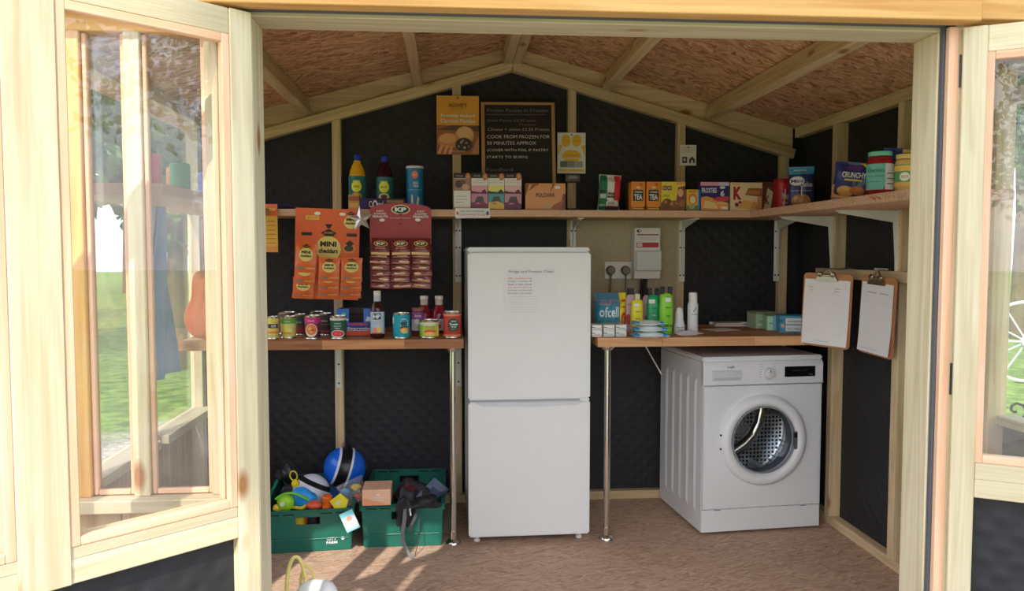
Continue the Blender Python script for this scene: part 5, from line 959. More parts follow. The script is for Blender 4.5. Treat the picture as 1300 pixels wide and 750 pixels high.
flat_sheet('white sheet of paper lying flat right of the spray can', 915, 418.5, .15, .12, R(20))
pt = thing('paper_tray', 'shallow white tray with papers at the back of the right worktop', 'tray', (atZ(932, 413.5, CT).x, 4.07, CT+.0004), R(-3))
B().bb(-.115, .115, -.05, .05, 0, .006, WHITE, .002).bb(-.115, .115, .046, .05, 0, .016, WHITE).build('tray_base', pt); B().bb(-.10, .04, -.03, .035, .0065, .016, mat((196, 180, 150), .7, name='cream_papers')).build('papers', pt)
a = atY(964, 417, 3.86)
o = B().box((0, 0, .038), (.105, .10, .076), mat((150, 170, 140), .6, name='sage_card'), .002).box((0, -.005, .080), (.112, .11, .012), mat((132, 150, 120), .6, name='sage_lid'), .003).build('tissue_box'); o.location = (a.x+.045, 3.955, CT+.0004); o.rotation_euler = (0, 0, R(6)); tag(o, 'sage green carton with a lid left of the blue tissue box', 'box')
prints(o, [('r', .1, .2, .9, .3, (190, 200, 180)), ('r', .1, .45, .8, .5, (110, 130, 100)), ('r', .2, .6, .8, .7, (180, 190, 170))], .105, .076, flatmap(-.05))
o = B().box((0, 0, .036), (.055, .09, .072), mat((166, 206, 170), .5, name='mint_card'), .002).build('tissue_box'); q = atY(985, 417, 3.80); o.location = (q.x-.012, 3.84, CT+.0004); o.rotation_euler = (0, 0, R(-8)); tag(o, 'narrow mint green carton squeezed against the blue tissue box', 'box'); prints(o, [('r', .5, .0, 1, 1, (120, 170, 200)), ('t', .3, .5, .4, .1, 'tea', (60, 110, 80), .01)], .055, .072, flatmap(-.045))
q0 = atY(996, 422, 3.68); q1 = atY(1035, 422, 3.66)
o = B().box((0, 0, .041), (.135, .12, .082), mat((64, 140, 170), .5, var=.1, scale=40, name='blue_floral_card'), .002).build('tissue_box'); o.location = (1.672, 3.745, CT+.0004); o.rotation_euler = (0, 0, R(-12)); tag(o, 'blue tissue box with two white text panels beside the clipboards', 'box')
prints(o, [('r', .20, .50, .92, .86, (226, 226, 224)), ('r', .20, .08, .92, .44, (226, 226, 224)), ('t', .56, .66, .60, .09, 'YOUR SHED NEEDS', (60, 60, 66), .01), ('t', .56, .22, .60, .09, 'YOU - TAKE ONE', (60, 60, 66), .01), ('e', .10, .4, .06, .12, (206, 150, 120)), ('e', .06, .7, .05, .08, (40, 90, 120))], .135, .082, flatmap(-.06))

# ================================================================== CLIPBOARDS ON THE RIGHT WALL
t = timber('batten', (XR-.011, 3.08-.20, 1.238), (XR-.011, 3.84, 1.238), .022, .046, W_IN, None); tag(t, 'horizontal wooden batten on the right wall from which the clipboards hang', 'batten')
HB = mat((190, 128, 84), .6, var=.06, scale=60, name='hardboard'); BRS = mat((190, 180, 160), .2, 1, name='clip_chrome')
def clipboard(label, c, rz, ry, pw, printing):
    t = thing('clipboard', label, 'clipboard', c, rot=(0, ry, rz)); bw, bh, rr = .232, .335, .02
    pts = []
    for cx, cz_, a0 in ((bw/2-rr, -rr, 0), (-bw/2+rr, -rr, 90), (-bw/2+rr, -bh+rr, 180), (bw/2-rr, -bh+rr, 270)):
        for k in range(5): an = R(a0+22.5*k); pts.append((cx+rr*math.cos(an), cz_+rr*math.sin(an)))
    B().prism(pts, 'y', 0, .003, HB).build('hardboard', t)
    b = B(); b.prism([(-.055, -.035), (.055, -.035), (.040, -.012), (-.040, -.012)], 'y', -.016, -.003, BRS); b.build('clip_jaw', t)
    b = B()
    for sx in (-.03, .03): b.lathe([(.010, 0), (.013, .006), (.010, .012), (.002, .014)], BRS, 14, M=Matrix.Translation((sx, -.010, -.004)) @ Matrix.Rotation(PI/2, 4, 'X'))
    b.tube([(-.04, -.014, -.008), (.04, -.014, -.008)], .005, BRS, 10); b.tube([(-.03, -.012, -.006), (-.012, -.008, .016), (0, -.004, .022), (.012, -.008, .016), (.03, -.012, -.006)], .003, BRS, 8); b.build('clip_spring', t)
    # sheets with a slight curl
    n = 12; vs = []; fs = []
    for j in range(n+1):
        for i in range(2):
            v = j/n; vs.append(((i-.5)*pw, -.0035-.012*(v**2)-.002*math.sin(5*v+i), -.028-.297*v))
    fs = [(2*j, 2*j+1, 2*j+3, 2*j+2) for j in range(n)]
    b = B(); b.add(vs, fs, PAPER); b.add([(x_, y_+.0015, z_) for x_, y_, z_ in vs], [f[::-1] for f in fs], PAPER)
    p = b.build('paper_sheets', t, fix=False)
    prints(p, printing, pw, .297, lambda x_, z_, l: (x_, -.0040-.012*(1-z_/.297)**2-.002*math.sin(5*(1-z_/.297)+x_/pw+.5)-l-.0008, -.028-.297+z_), cols=1); return t
LN = (176, 180, 192); DK = (90, 94, 106)
pr1 = [('t', .16, .88, .10, .012, 'Date', DK, .01), ('t', .16, .83, .04, .02, '15', DK, .0), ('t', .74, .87, .12, .014, 'Name', DK, .02), ('t', .73, .83, .12, .012, 'Items', DK, .02)]+[('r', .70, .78-i*.06, .90, .782-i*.06, LN) for i in range(11)]+[('t', .66, .80-i*.08, .03, .02, str(3+i), LN, 0) for i in range(5)]+[('r', .12, .2, .45, .202, LN)]
pr1 = pr1+[('r', .28, .055, .62, .06, (120, 150, 210))]
pr2 = [('t', .35, .86, .3, .016, 'WASHING', DK, .02), ('t', .75, .86, .26, .016, 'DRYING', DK, .02)]+[('t', .18+.2*i, .81, .10, .010, 'time', LN, 0) for i in range(4)]+[('r', .1, .77-i*.03, .9, .7715-i*.03, LN) for i in range(3)]+[('r', .08, .05, .7, .055, (130, 160, 210))]
clipboard('left clipboard with white sheets hanging from the batten, turned towards the doorway', (1.705, 3.445, 1.243), -R(53), R(2), .214, pr1)
clipboard('right clipboard hanging flat against the wall beside the door post', (1.79, 3.170, 1.238), -R(84), R(3), .208, pr2)
for y_, nm in ((3.445, 'screw hook in the batten carrying the left clipboard'), (3.17, 'screw hook in the batten carrying the right clipboard')):
    b = B().tube([(XR-.022, y_, 1.262), (XR-.05, y_, 1.266), (XR-.10 if y_ > 3.3 else XR-.065, y_, 1.262), (XR-.145 if y_ > 3.3 else XR-.068, y_, 1.268)], .003, STEEL, 8); tag(b.build('screw_hook'), nm, 'hook')
b = B().tube([(XR-.011, 3.16, 1.2665), (XR-.011, 3.30, 1.2665)], .005, mat((220, 220, 226), .4, name='pen_white'), 10); o = b.build('pen'); tag(o, 'white pen lying on top of the batten above the clipboards', 'pen'); B().tube([(XR-.011, 3.155, 1.2665), (XR-.011, 3.19, 1.2665)], .0056, BLACK, 10).build('cap', o)
o = B().box((0, 0, 0), (.001, .12, .26), PAPER).build('notice'); o.location = (XR-.03, 3.0, 1.16); tag(o, 'white sheet on the right wall, its edge just showing past the door post', 'paper')
o.location = (1.82, 2.945, 1.10)

# ================================================================== CRATES AND TOYS
HOLEC = mat((10, 30, 26), .7, name='inside_dark')
def crate(label, loc, rz, rimw, rimd, basew, based, H, sides):
    t = thing('plastic_crate', label, 'crate', loc, rz)
    T = .004
    def wallq(p0, p1, q0, q1, hole=None):   # p bottom pair, q top pair
        b = B(); p0, p1, q0, q1 = map(Vector, (p0, p1, q0, q1)); nrm = (p1-p0).cross(q0-p0).normalized()*T
        def P(u, v): a_ = p0.lerp(p1, u); c_ = q0.lerp(q1, u); return a_.lerp(c_, v)
        cells = [(0, 0, 1, 1)] if not hole else [(0, 0, 1, hole[1]), (0, hole[1], hole[0], hole[3]), (hole[2], hole[1], 1, hole[3]), (0, hole[3], 1, 1)]
        for u0, v0, u1, v1 in cells:
            vs = [P(u0, v0), P(u1, v0), P(u1, v1), P(u0, v1)]; vs += [v_+nrm for v_ in vs]
            b.add([tuple(v_) for v_ in vs], [(3, 2, 1, 0), (4, 5, 6, 7), (0, 1, 5, 4), (1, 2, 6, 5), (2, 3, 7, 6), (3, 0, 4, 7)], GREEN)
        for v in (.30, .55):     # moulded ridges on both faces
            for sgn in (-1, 1):
                a_, c_ = P(.03, v), P(.97, v); n2 = nrm.normalized()*(-.0025 if sgn < 0 else T+.0025)
                if v > .5 and hole: continue
                b.tube([tuple(a_+n2), tuple(c_+n2)], .003, GREEN, 6)
        return b.build('crate_wall', t)
    bw, bd, rw, rd = basew/2, based/2, rimw/2-.012, rimd/2-.012
    hl = (.36, .66, .64, .84)
    wallq((-bw, -bd, .004), (bw, -bd, .004), (-rw, -rd, H), (rw, -rd, H), hl)
    wallq((bw, bd, .004), (-bw, bd, .004), (rw, rd, H), (-rw, rd, H), hl)
    wallq((bw, -bd, .004), (bw, bd, .004), (rw, -rd, H), (rw, rd, H)); wallq((-bw, bd, .004), (-bw, -bd, .004), (-rw, rd, H), (-rw, -rd, H))
    B().bb(-bw, bw, -bd, bd, 0, .006, GREEN).build('crate_floor', t)
    b = B()
    for s_ in (-1, 1):
        b.bb(-rimw/2, rimw/2, s_*rimd/2, s_*(rimd/2-.016), H-.004, H+.004, GREEN, .001); b.bb(-rimw/2, rimw/2, s_*rimd/2, s_*(rimd/2-.003), H-.022, H, GREEN)
        b.bb(s_*rimw/2, s_*(rimw/2-.016), -rimd/2+.016, rimd/2-.016, H-.004, H+.004, GREEN, .001); b.bb(s_*rimw/2, s_*(rimw/2-.003), -rimd/2, rimd/2, H-.022, H, GREEN)
    b.build('rim', t)
    s = B()
    for u in (-.36, -.20, .20, .36):
        for s_ in (-1, 1): s.box((u*rimw, s_*(rimd/2+.0003), H-.012), (.05, .001, .006), HOLEC); s.box((u*rimw, rimd/2-.0165-.0003, H-.006), (.05, .001, .006), HOLEC) if s_ > 0 else None
    s.build('rim_slot', t); return t
c2 = crate('green plastic crate beside the worktop leg, holding a black bag', (-.222, 3.832, 0), 0, .385, .60, .345, .555, .196, 0)
c1 = crate('green plastic crate full of beach toys by the door post', (-.662, 3.80, 0), R(4.5), .41, .60, .37, .555, .190, 0)
prints(c1, [('t', .78, .30, .12, .07, 'CITY', (206, 226, 220), .04), ('t', .78, .21, .13, .07, 'FARM', (206, 226, 220), .04), ('e', .91, .30, .02, .04, (200, 222, 214)), ('e', .04, .10, .008, .02, (190, 210, 200))], .37, .19, lambda x_, z_, l: (x_, -.283-.0-.012*z_/.19*1.0-l-.001, z_))

BALLB = mat((24, 92, 196), .22, var=.03, name='ball_blue'); BALLW = mat((226, 226, 236), .3, var=.03, name='ball_white')
def ball(label, c, r_, base, bands, rot):
    o = B().sphere((0, 0, 0), r_, base, 40, 24).build('play_ball'); o.location = c; o.rotation_euler = rot; tag(o, label, 'ball', 'play balls')
    b = B()
    for x0, x1, col in bands:
        prof = []; n = 8
        for k in range(n+1): xx = x0+(x1-x0)*k/n; prof.append((math.sqrt(max(1e-6, (r_*1.004)**2-xx*xx)), xx))
        b.lathe(prof, mat(col, .3, name='ball_stripe'), 48, M=Matrix.Rotation(PI/2, 4, 'Y'), cap=False)
    b.build('stripe', o, fix=False); return o
bc = atY(435, 597, 3.86); rB = .103
ball('blue play ball with a black band edged in white, on top of the toys', (bc.x+.006, 3.895, bc.z+.004), rB, BALLB, [(-.042, .006, (22, 22, 26)), (-.054, -.043, (220, 224, 232)), (.007, .018, (220, 224, 232))], (0, R(18), R(14)))
bc = atY(393, 629, 3.70)
ball('white play ball with black curved band lying among the toys', (bc.x, 3.745, bc.z), .088, BALLW, [(.036, .058, (22, 24, 26)), (-.07, -.05, (24, 26, 30))], (R(15), R(-62), R(28)))
# filling under the balls so that everything rests on something
toycols = [(230, 190, 40), (226, 100, 40), (40, 130, 200), (206, 50, 50), (120, 190, 60), (40, 40, 44)]
rnd = random.Random(11); k = 0
zf = .0075
def toy_block(label, c, dims, col, rot=(0, 0, 0), name='toy_brick', cat='toy', extra=None):
    o = B().box((0, 0, 0), dims, pc(col), min(dims)*.22, seg=2).build(name); o.location = c; o.rotation_euler = rot; tag(o, label, cat); return o
def loc1(x_, y_, z_): return tuple(Matrix.Rotation(R(4.5), 3, 'Z') @ Vector((x_, y_, 0))+Vector((-.662, 3.80, z_)))
# lower layer of toys, seen through the hand hole and between the others
LOW = [('yellow', (232, 184, 40), -.045, -.225), ('black', (30, 30, 32), .018, -.225), ('red', (206, 62, 44), .080, -.225)]
for i, (nm, cc, x_, y_) in enumerate(LOW):
    s = B().lathe([(.018, 0), (.026, .01), (.028, .10), (.026, .150), (.012, .160)], pc(cc), 20); o = s.build('skittle'); o.location = loc1(x_, y_, zf); tag(o, '%s toy skittle seen through the hand hole of the toy crate' % nm, 'toy', 'toy skittles')
o = toy_block('orange toy bucket block deep in the toy crate below the white ball', loc1(.04, -.05, zf+.033), (.24, .20, .065), (226, 100, 40), name='toy_box')
o = toy_block('blue toy box deep in the toy crate below the blue ball', loc1(.06, .15, zf+.070), (.20, .15, .14), (40, 90, 160), name='toy_box')
# goggle-like green and blue toy bag at the left
def blob(name, label, c, r3, col, rot=(0, 0, 0), cat='toy', seed=0, amp=.06, u=24, v=14, rough=.35, group=None):
    b = B().sphere((0, 0, 0), 1, mat(col, rough, var=.06, name='toy_plastic'), u, v); rn = random.Random(seed); ph = [rn.uniform(0, 6) for _ in range(4)]
    b.v = [(x_*r3[0]*(1+amp*math.sin(4*z_+ph[0])), y_*r3[1]*(1+amp*math.sin(5*x_+ph[1])), z_*r3[2]*(1+amp*math.sin(4*x_+3*y_+ph[2]))) for x_, y_, z_ in b.v]
    o = b.build(name); o.location = c; o.rotation_euler = rot; tag(o, label, cat, group); return o
q = atY(361, 640, 3.55)
o = blob('toy_watering_can', 'lime green rounded toy with a white badge at the left of the toy crate', (q.x, 3.575, q.z), (.040, .030, .040), (150, 206, 40)); prints(o, [('e', .5, .5, .5, .5, (226, 236, 200))], .022, .022, lambda x_, z_, l: (x_-.008, -.0315-l, z_-.008))
q = atY(383, 636, 3.56)
o = blob('swim_bag', 'bright blue soft toy bag behind the lime green toy', (q.x, 3.605, q.z), (.062, .035, .045), (30, 134, 206), rot=(0, R(18), 0), amp=.12)
q = atY(370, 636, 3.54)
b = B().tube([(q.x-.072+.144*t_, 3.555-.02*math.sin(PI*t_), q.z-.004+.042*math.sin(PI*(t_*.9+.08))) for t_ in [i/14 for i in range(15)]], .006, mat((120, 206, 60), .4, name='lime_strap'), 8); tag(b.build('goggle_strap'), 'curved lime green strap arching over the blue toy bag', 'strap')
q = atY(372, 612, 3.60)
b = B(); b.lathe([(.016, 0), (.020, .010), (.016, .022), (.008, .028)], mat((226, 200, 30), .35, name='yellow_plastic'), 16, M=Matrix.Translation((0, 0, -.035))); b.tube([(.016*math.sin(2*PI*i/14), 0, .014+.022*math.cos(2*PI*i/14)) for i in range(14)], .0035, mat((226, 200, 30), .35, name='yellow_plastic'), 6, closed=True); o = b.build('toy_whistle'); o.location = (q.x, 3.63, q.z+.008); o.rotation_euler = (0, R(-12), 0); tag(o, 'yellow toy with a wire loop on top, left of the white ball', 'toy')
q = atY(397, 644, 3.54); o = blob('toy_ball', 'small red-orange toy at the crate rim left of the orange tube', (q.x+.0, 3.575, q.z), (.035, .028, .020), (226, 84, 50), seed=3)
q = atY(414, 641, 3.54); b = B(); b.lathe([(.021, -.034), (.024, -.03), (.024, -.012), (.020, -.010), (.020, .010), (.024, .012), (.024, .030), (.020, .034)], mat((240, 110, 40), .35, name='orange_plastic'), 24); o = b.build('toy_cup'); o.location = (q.x, 3.575, q.z); o.rotation_euler = (R(8), 0, 0); tag(o, 'orange ribbed toy cup at the front rim of the toy crate', 'toy')
q = atY(430, 640, 3.53); b = B().prism([(-.042, .006), (.004, .040), (.040, .010), (.030, -.030), (-.012, -.038)], 'y', -.014, .014, mat((232, 214, 40), .35, name='yellow_scoop')); o = b.build('toy_scoop'); o.location = (q.x, 3.555, q.z+.002); o.rotation_euler = (R(-12), 0, 0); tag(o, 'yellow angular toy scoop with a grey spot beside the orange cup', 'toy'); prints(o, [('e', .5, .5, .5, .5, (190, 190, 170))], .02, .02, lambda x_, z_, l: (x_-.004, -.0143-l, z_-.012))
q = atY(381, 647, 3.54); b = B().tube([(q.x-.05, 3.585, q.z), (q.x, 3.575, q.z-.004), (q.x+.04, 3.58, q.z+.018), (q.x+.055, 3.60, q.z+.03)], .008, mat((232, 206, 50), .4, name='yellow_tube'), 8); tag(b.build('toy_shovel'), 'bent yellow toy handle lying along the front rim of the toy crate', 'toy')
q = atY(351, 648, 3.54); blob('toy_ball', 'small yellow toy in the left front corner of the toy crate', (q.x+.004, 3.58, q.z), (.03, .025, .018), (226, 180, 40), seed=5)
q = atY(446, 632, 3.60); bs, f2 = pillow_mesh(.13, .11, .07, CLEAR, seed=77); o = bs.build('net_bag'); o.location = (q.x-.022, 3.69, q.z+.055); o.rotation_euler = (R(-20), R(-25), 0); tag(o, 'clear crumpled plastic bag of small toys under the blue ball', 'bag')
for i, (dx, dz, cc, nm) in enumerate(((-.03, .0, (60, 140, 190), 'blue'), (.02, .02, (226, 180, 50), 'yellow'), (.03, -.025, (206, 70, 40), 'red'))):
    blob('toy_shell', 'small %s toy inside the clear plastic bag' % nm, (q.x-.01+dx, 3.70, q.z+dz), (.024, .014, .016), cc, seed=i)
q = atY(443.5, 662, 3.46); o = B().box((0, 0, 0), (.062, .0015, .088), mat((206, 226, 230), .3, var=.1, scale=60, name='toy_tag'), .0).build('toy_tag_card'); o.location = (q.x, 3.470, q.z); o.rotation_euler = (R(-4), R(-24), 0); tag(o, 'white and pale blue printed tag hanging over the crate corner', 'tag')
prints(o, [('r', .0, .75, 1, 1, (130, 200, 210)), ('e', .55, .62, .22, .12, (226, 150, 130)), ('r', .2, .2, .8, .45, (232, 236, 236)), ('r', .25, .30, .7, .33, (150, 160, 190)), ('r', .0, .0, 1, .08, (120, 190, 200))], .062, .088, lambda x_, z_, l: (x_, -.0008-l, z_-.044))
# dark grey bin bag behind the toy crate
blob('bin_bag', 'dark crumpled bag at the far left behind the toy crate', (-.83+.0, 4.05, .30), (.05, .04, .05), (36, 38, 42), seed=9, amp=.2, cat='bag', rough=.3).location = loc1(-.15, .18, .235)
toy_block('grey toy case under the dark crumpled bag in the toy crate', loc1(-.120, .17, zf+.09), (.09, .18, .175), (60, 64, 70), name='toy_box')
# pink carton on the second crate
a = atZ(455, 646, .200)
x, wd, ht = (-.345, .128, .072); pk = B().box((0, 0, ht/2), (wd, .14, ht), mat((232, 168, 136), .5, var=.03, name='pink_card'), .002).build('gift_carton'); pk.location = (-.338, 3.600, .2008); pk.rotation_euler = (0, 0, R(1)); tag(pk, 'salmon pink carton resting on the corner of the right crate', 'box')
prints(pk, [('p', [(0, 0), (1, 0), (0, .5)], (236, 140, 104)), ('t', .55, .48, .50, .10, 'NOTHING BUT', (246, 226, 214), .005), ('t', .55, .32, .44, .08, 'GOOD THINGS', (246, 226, 214), .005), ('e', .55, .66, .06, .05, (246, 226, 214))], wd, ht, flatmap(-.07))
# black rucksack with strap
BAGM = mat((34, 32, 36), .6, var=.35, scale=24, name='black_nylon', bump=.4)
def lumpy(c, r3, seed, m, amp=.22, u=36, v=20):
    rn = random.Random(seed); D = [(Vector((rn.gauss(0, 1), rn.gauss(0, 1), rn.gauss(0, 1))).normalized(), rn.uniform(2, 6), rn.uniform(0, 6)) for _ in range(7)]
    b = B().sphere((0, 0, 0), 1, m, u, v); out = []
    for p in b.v:
        P_ = Vector(p); d = 1+amp*sum(math.sin(f_*P_.dot(a_)*1.6+ph) for a_, f_, ph in D)/3.2; out.append((c[0]+p[0]*r3[0]*d, c[1]+p[1]*r3[1]*d, c[2]+p[2]*r3[2]*d))
    b.v = out; return b
def crumple(b, seed, amp=.007):
    rn = random.Random(seed); D = [(Vector((rn.gauss(0, 1), rn.gauss(0, 1), rn.gauss(0, 1))).normalized(), rn.uniform(40, 110), rn.uniform(0, 6)) for _ in range(6)]
    out = []
    for p in b.v:
        P_ = Vector(p); d = sum(abs(math.sin(f_*.5*P_.dot(a_)+ph))-.6 for a_, f_, ph in D)*amp; n_ = P_.normalized(); out.append(tuple(P_+n_*d))
    b.v = out; return b
bg_ = thing('rucksack', 'crumpled black bag with a grey strap spilling over the right crate', 'bag', (-.165, 3.66, .165))
crumple(lumpy((-.01, 0, .035), (.085, .10, .058), 3, BAGM, .25, 56, 30), 3).build('bag_body', bg_)
crumple(lumpy((-.045, -.135, .022), (.040, .045, .075), 5, BAGM, .3, 40, 26), 5).build('front_fold', bg_)
crumple(lumpy((.035, -.115, .040), (.075, .06, .028), 8, BAGM, .3, 40, 26), 8).build('side_fold', bg_)
b = B(); b.add([(-.01, -.085, .045), (.085, -.02, .125), (.155, -.03, .07), (.07, -.12, .045), (-.005, -.075, .035), (.085, -.01, .112), (.15, -.02, .06), (.07, -.11, .035)], [(0, 1, 2, 3), (7, 6, 5, 4), (0, 4, 5, 1), (1, 5, 6, 2), (2, 6, 7, 3), (3, 7, 4, 0)], mat((64, 76, 100), .35, var=.15, name='blue_grey_flap')); b.build('blue_flap', bg_)
def ribbon(pts, wv, m, th=.0015):
    b = B(); vs = []
    for i, p in enumerate(pts):
        p = Vector(p); q_ = Vector(wv[i] if isinstance(wv, list) else wv); vs += [tuple(p-q_), tuple(p+q_), tuple(p+q_+Vector((0, th, 0))), tuple(p-q_+Vector((0, th, 0)))]
    n = len(pts); fs = [(0, 1, 2, 3), (4*n-1, 4*n-2, 4*n-3, 4*n-4)]
    for i in range(n-1):
        for k in range(4): fs.append((4*i+k, 4*i+(k+1) % 4, 4*i+4+(k+1) % 4, 4*i+4+k))
    return b.add(vs, fs, m)
ribbon([(-.04, -.175, .03), (-.045, -.195, -.02), (-.052, -.21, -.06), (-.05, -.215, -.10), (-.035, -.225, -.135), (-.012, -.25, -.160), (.004, -.27, -.1675)], (.0085, 0, 0), mat((110, 110, 112), .6, name='grey_strap')).build('strap', bg_)
ribbon([(.01, -.175, .02), (.0, -.19, -.01), (-.015, -.20, -.035), (-.02, -.205, -.06)], (.007, 0, 0), BAGM).build('strap', bg_)
crumple(lumpy((-.03, .0, .075), (.05, .05, .02), 14, mat((96, 30, 34), .6, var=.2, name='dark_red_lining'), .25, 30, 18), 9, .004).build('red_lining', bg_)
B().tube([(-.012, -.16, .05), (-.02, -.185, .03), (-.016, -.19, .005)], .003, PAPER, 6).build('zip_pull', bg_)
ribbon([(.02, -.16, .0), (.02, -.19, -.07), (.012, -.21, -.13), (.002, -.235, -.165)], (.002, 0, 0), BAGM).build('cord', bg_)
# white carrier bag with yellow handles just inside the doorway
bz = atY(384, 742, 2.42)
cb = thing('carrier_bag', 'white carrier bag with yellow loop handles on the floor of the doorway', 'bag', (-.43, 2.42, 0))
m_bag = mat((240, 238, 232), .5, var=.03, name='bag_white_film')
b = lumpy((0.02, 0, .165), (.095, .07, .172), 21, m_bag, .08); b.v = [(x_, y_, max(.001, z_)) for x_, y_, z_ in b.v]; b.build('bag_body', cb)
YH = mat((238, 220, 130), .5, name='yellow_handle')
def hoop(x0, z0, w_, h_, y_, r_): return [(x0-w_*math.cos(PI*t_), y_, z0+h_*math.sin(PI*t_)**.8) for t_ in [i/14 for i in range(15)]]
B().tube(hoop(-.048, .27, .030, .135, .0, .005), .0062, YH, 8).build('handle', cb)
B().tube(hoop(-.018, .29, .022, .075, .02, .004), .0042, YH, 8).build('handle', cb)

# ================================================================== THINGS SEEN THROUGH THE LEFT DOOR GLASS
q = Vector((-1.02, 3.0, 1.15))
b = lumpy((0, 0, 0), (.075, .05, .13), 31, mat((236, 110, 60), .5, name='orange_net')); o = b.build('toy_net'); o.location = (-1.02, 3.35, 1.10); tag(o, 'orange and red net toy bag hanging under the left shelf, seen through the door glass', 'bag')
B().tube([(0, 0, .12), (0, 0, .38)], .003, mat((200, 50, 50), .5, name='red_cord'), 6).build('cord', o)
b = lumpy((0, 0, -.0), (.05, .04, .16), 33, mat((206, 50, 56), .5, name='red_net')); o = b.build('toy_net'); o.location = (-1.02, 3.62, 1.17); tag(o, 'red beach toy set hanging under the left shelf, seen through the door glass', 'bag'); B().tube([(0, 0, .14), (0, 0, .335)], .003, PAPER, 6).build('cord', o)
b = B(); vs = []; n = 12
for j in range(9):
    for i in range(n+1): u = i/n-.5; v = j/8; vs.append((.02*math.sin(9*u+3*v), u*(.10+.18*v), -.62*v))
fs = [(j*(n+1)+i, j*(n+1)+i+1, (j+1)*(n+1)+i+1, (j+1)*(n+1)+i) for j in range(8) for i in range(n)]
k = len(vs); vs2 = [(x_-.012, y_, z_) for x_, y_, z_ in vs]
b.add(vs, fs, mat((120, 150, 196), .8, name='blue_cloth')); b.add(vs2, [f[::-1] for f in fs], mat((120, 150, 196), .8, name='blue_cloth'))
o = b.build('blue_apron', fix=False); o.location = (-1.05, 2.95, 1.505); tag(o, 'pale blue cloth hanging from the left shelf, seen through the door glass', 'cloth')
for i, (y_, cc, nm) in enumerate(((2.60, (226, 90, 110), 'pink'), (2.74, (240, 240, 236), 'white'), (2.88, (60, 150, 80), 'green'), (3.02, (220, 120, 50), 'orange'), (3.2, (90, 110, 190), 'blue'))):
    o = B().lathe([(.032, 0), (.034, .004), (.034, .10), (.03, .104), (.001, .105)], pc(cc), 20).build('storage_tub'); o.location = (-.95-(i % 2)*.06, y_, SH+.0005); tag(o, '%s tub on the left shelf, seen through the door glass' % nm, 'tub', 'tubs on the left shelf')

# ================================================================== OUTDOORS
LEAFM = [mat(c, .6, var=.35, scale=2.5, name='leaves') for c in ((74, 104, 40), (96, 120, 52), (120, 128, 66))]
BARK = mat((110, 92, 70), .9, var=.25, scale=8, name='bark', bump=.5)
def tree(label, x, y, h, cr_, nleaf, seed, lm=0, trunk=.14, sz=.10, cz_=None, dense=False, rz3=(1, 1, 1)):
    t = thing('tree', label, 'tree', (x, y, -.11)); rn = random.Random(seed)
    B().tube([(0, 0, 0), (.05, .02, h*.3), (-.06, .05, h*.6), (0, 0, h*.85)], [trunk, trunk*.8, trunk*.55, trunk*.2], BARK, 10).build('trunk', t)
    vs = []; fs = []
    C_ = [(rn.gauss(0, .42)*cr_, rn.gauss(0, .42)*cr_, h-cr_*rz3[2]+rn.gauss(0, .38)*cr_*rz3[2], rn.uniform(.35, .6)*cr_) for _ in range(26)]
    for i in range(nleaf):
        cx, cy, cz2, rr = (0, 0, h-cr_*rz3[2], cr_) if dense else C_[i % 26]; d = Vector((rn.gauss(0, 1), rn.gauss(0, 1), rn.gauss(0, 1))).normalized()*rr*rn.random()**.33
        if dense: d.z *= rz3[2]
        p = Vector((cx, cy, cz2))+d; a_ = Vector((rn.gauss(0, 1), rn.gauss(0, 1), rn.gauss(0, 1))).normalized(); b_ = a_.cross(Vector((rn.gauss(0, 1), rn.gauss(0, 1), rn.gauss(0, 1)))).normalized(); s_ = sz*rn.uniform(.6, 1.3)
        k = len(vs); vs += [tuple(p-a_*s_), tuple(p+b_*s_*.5), tuple(p+a_*s_), tuple(p-b_*s_*.5)]; fs.append((k, k+1, k+2, k+3))
    B().add(vs, fs, LEAFM[lm]).build('foliage', t, fix=False); t.children[-1]['kind'] = 'stuff'
    return t
# beyond the left side of the shed
for i, (x, y, h, c_, lm, lb) in enumerate(((-3.4, 10.0, 5.5, 1.7, 0, 'dark green tree close behind the left shed wall'), (-6.6, 17.5, 7.5, 2.4, 1, 'mid green tree standing on the lawn behind the shed'), (-12.0, 12.0, 8.0, 2.6, 2, 'olive green tree at the far left beyond the lawn'), (-7.4, 9.6, 5.0, 1.6, 0, 'small dark tree standing between the lawn and the shed, to its left'))):
    tree(lb, x, y, h, c_, 11000, 100+i, lm, sz=.14)
for i, (x, y, h, c_, lm, lb) in enumerate(((-11.5, 29.0, 9.0, 3.2, 0, 'broad dark tree at the back of the lawn, right of the olive one'), (-2.0, 27.5, 9.0, 3.0, 1, 'broad mid green tree at the back of the lawn straight behind the shed'), (-22.0, 23.0, 9.5, 3.2, 2, 'broad olive tree at the back of the lawn, farthest left'))):
    tree(lb, x, y, h, c_, 11000, 150+i, lm, sz=.2)
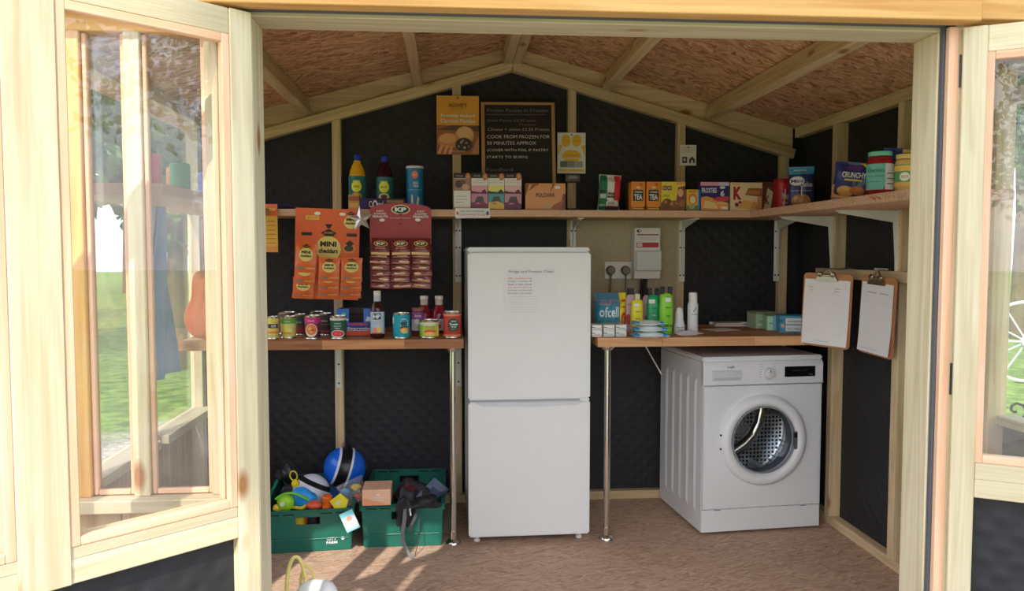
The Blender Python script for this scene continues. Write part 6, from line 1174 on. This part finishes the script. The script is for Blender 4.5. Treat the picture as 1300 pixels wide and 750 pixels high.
# behind and beside the camera: one large tree, added unseen, blocks the sun from the doorway, others are mirrored in the panes
s_h = Vector((-math.sin(SUN_AZ), -math.cos(SUN_AZ), 0)); r_h = Vector((math.cos(SUN_AZ), -math.sin(SUN_AZ), 0))
base = s_h*6.5+r_h*1.9
tree('large dense tree added out of view in front of the shed to shade the doorway', base.x, base.y, 12.3, 2.8, 42000, 200, 0, .26, .24, dense=True, rz3=(1, 1, 1.0))
for i, (x, y, h, c_, lm, lb) in enumerate(((7.5, -.4, 6.0, 2.0, 1, 'bushy tree to the right of the path, mirrored in the left door'), (9.5, 12.5, 7.0, 2.3, 0, 'dark tree behind the shed to its right, seen through the right door glass'), (9.5, -14.5, 7.5, 2.4, 2, 'olive tree across the lawn, mirrored in the right door'), (-5.0, -16.5, 7.0, 2.4, 0, 'dark tree far across the lawn, mirrored in the right door'))):
    tree(lb, x, y, h, c_, 7000, 300+i, lm)
# placed beyond the right wall to stand in for reflections in the right door glass
WHM = mat((226, 228, 230), .5, .2, name='wheel_white')
t = thing('cart_wheel', 'white spoked wheel on the grass, set behind the right door glass in place of its reflection', 'wheel', (6.35, 8.2, -.11), R(-30))
Rw = .44
B().tube([(Rw*math.cos(2*PI*i/40), 0, Rw+.02+Rw*math.sin(2*PI*i/40)) for i in range(40)], .018, WHM, 8, closed=True).build('rim', t)
B().lathe([(.05, -.05), (.06, -.03), (.06, .03), (.05, .05)], WHM, 16, M=Matrix.Translation((0, 0, Rw+.02)) @ Matrix.Rotation(PI/2, 4, 'X')).build('hub', t)
for i in range(12): a = 2*PI*i/12; B().tube([(.04*math.cos(a), 0, Rw+.02+.04*math.sin(a)), (Rw*math.cos(a), 0, Rw+.02+Rw*math.sin(a))], .010, WHM, 6).build('spoke', t)
q = atY(1290, 520, 5.0)
t = thing('iron_scroll', 'black wrought iron scroll on a short rod, set behind the right door glass in place of its reflection', 'ornament', (q.x, 5.0, -.11), R(-30)); hz = q.z+.11
sp = [((.07-.0085*k)*math.cos(R(-60+50*k))*1.0, 0, hz+(.07-.0085*k)*math.sin(R(-60+50*k))) for k in range(8)]
B().tube([(.22, 0, hz-.02), (.12, 0, hz-.075)]+sp, .010, BLACK, 8).build('scroll', t); B().tube([(.20, 0, 0), (.22, 0, hz-.02)], .010, BLACK, 8).build('rod', t)
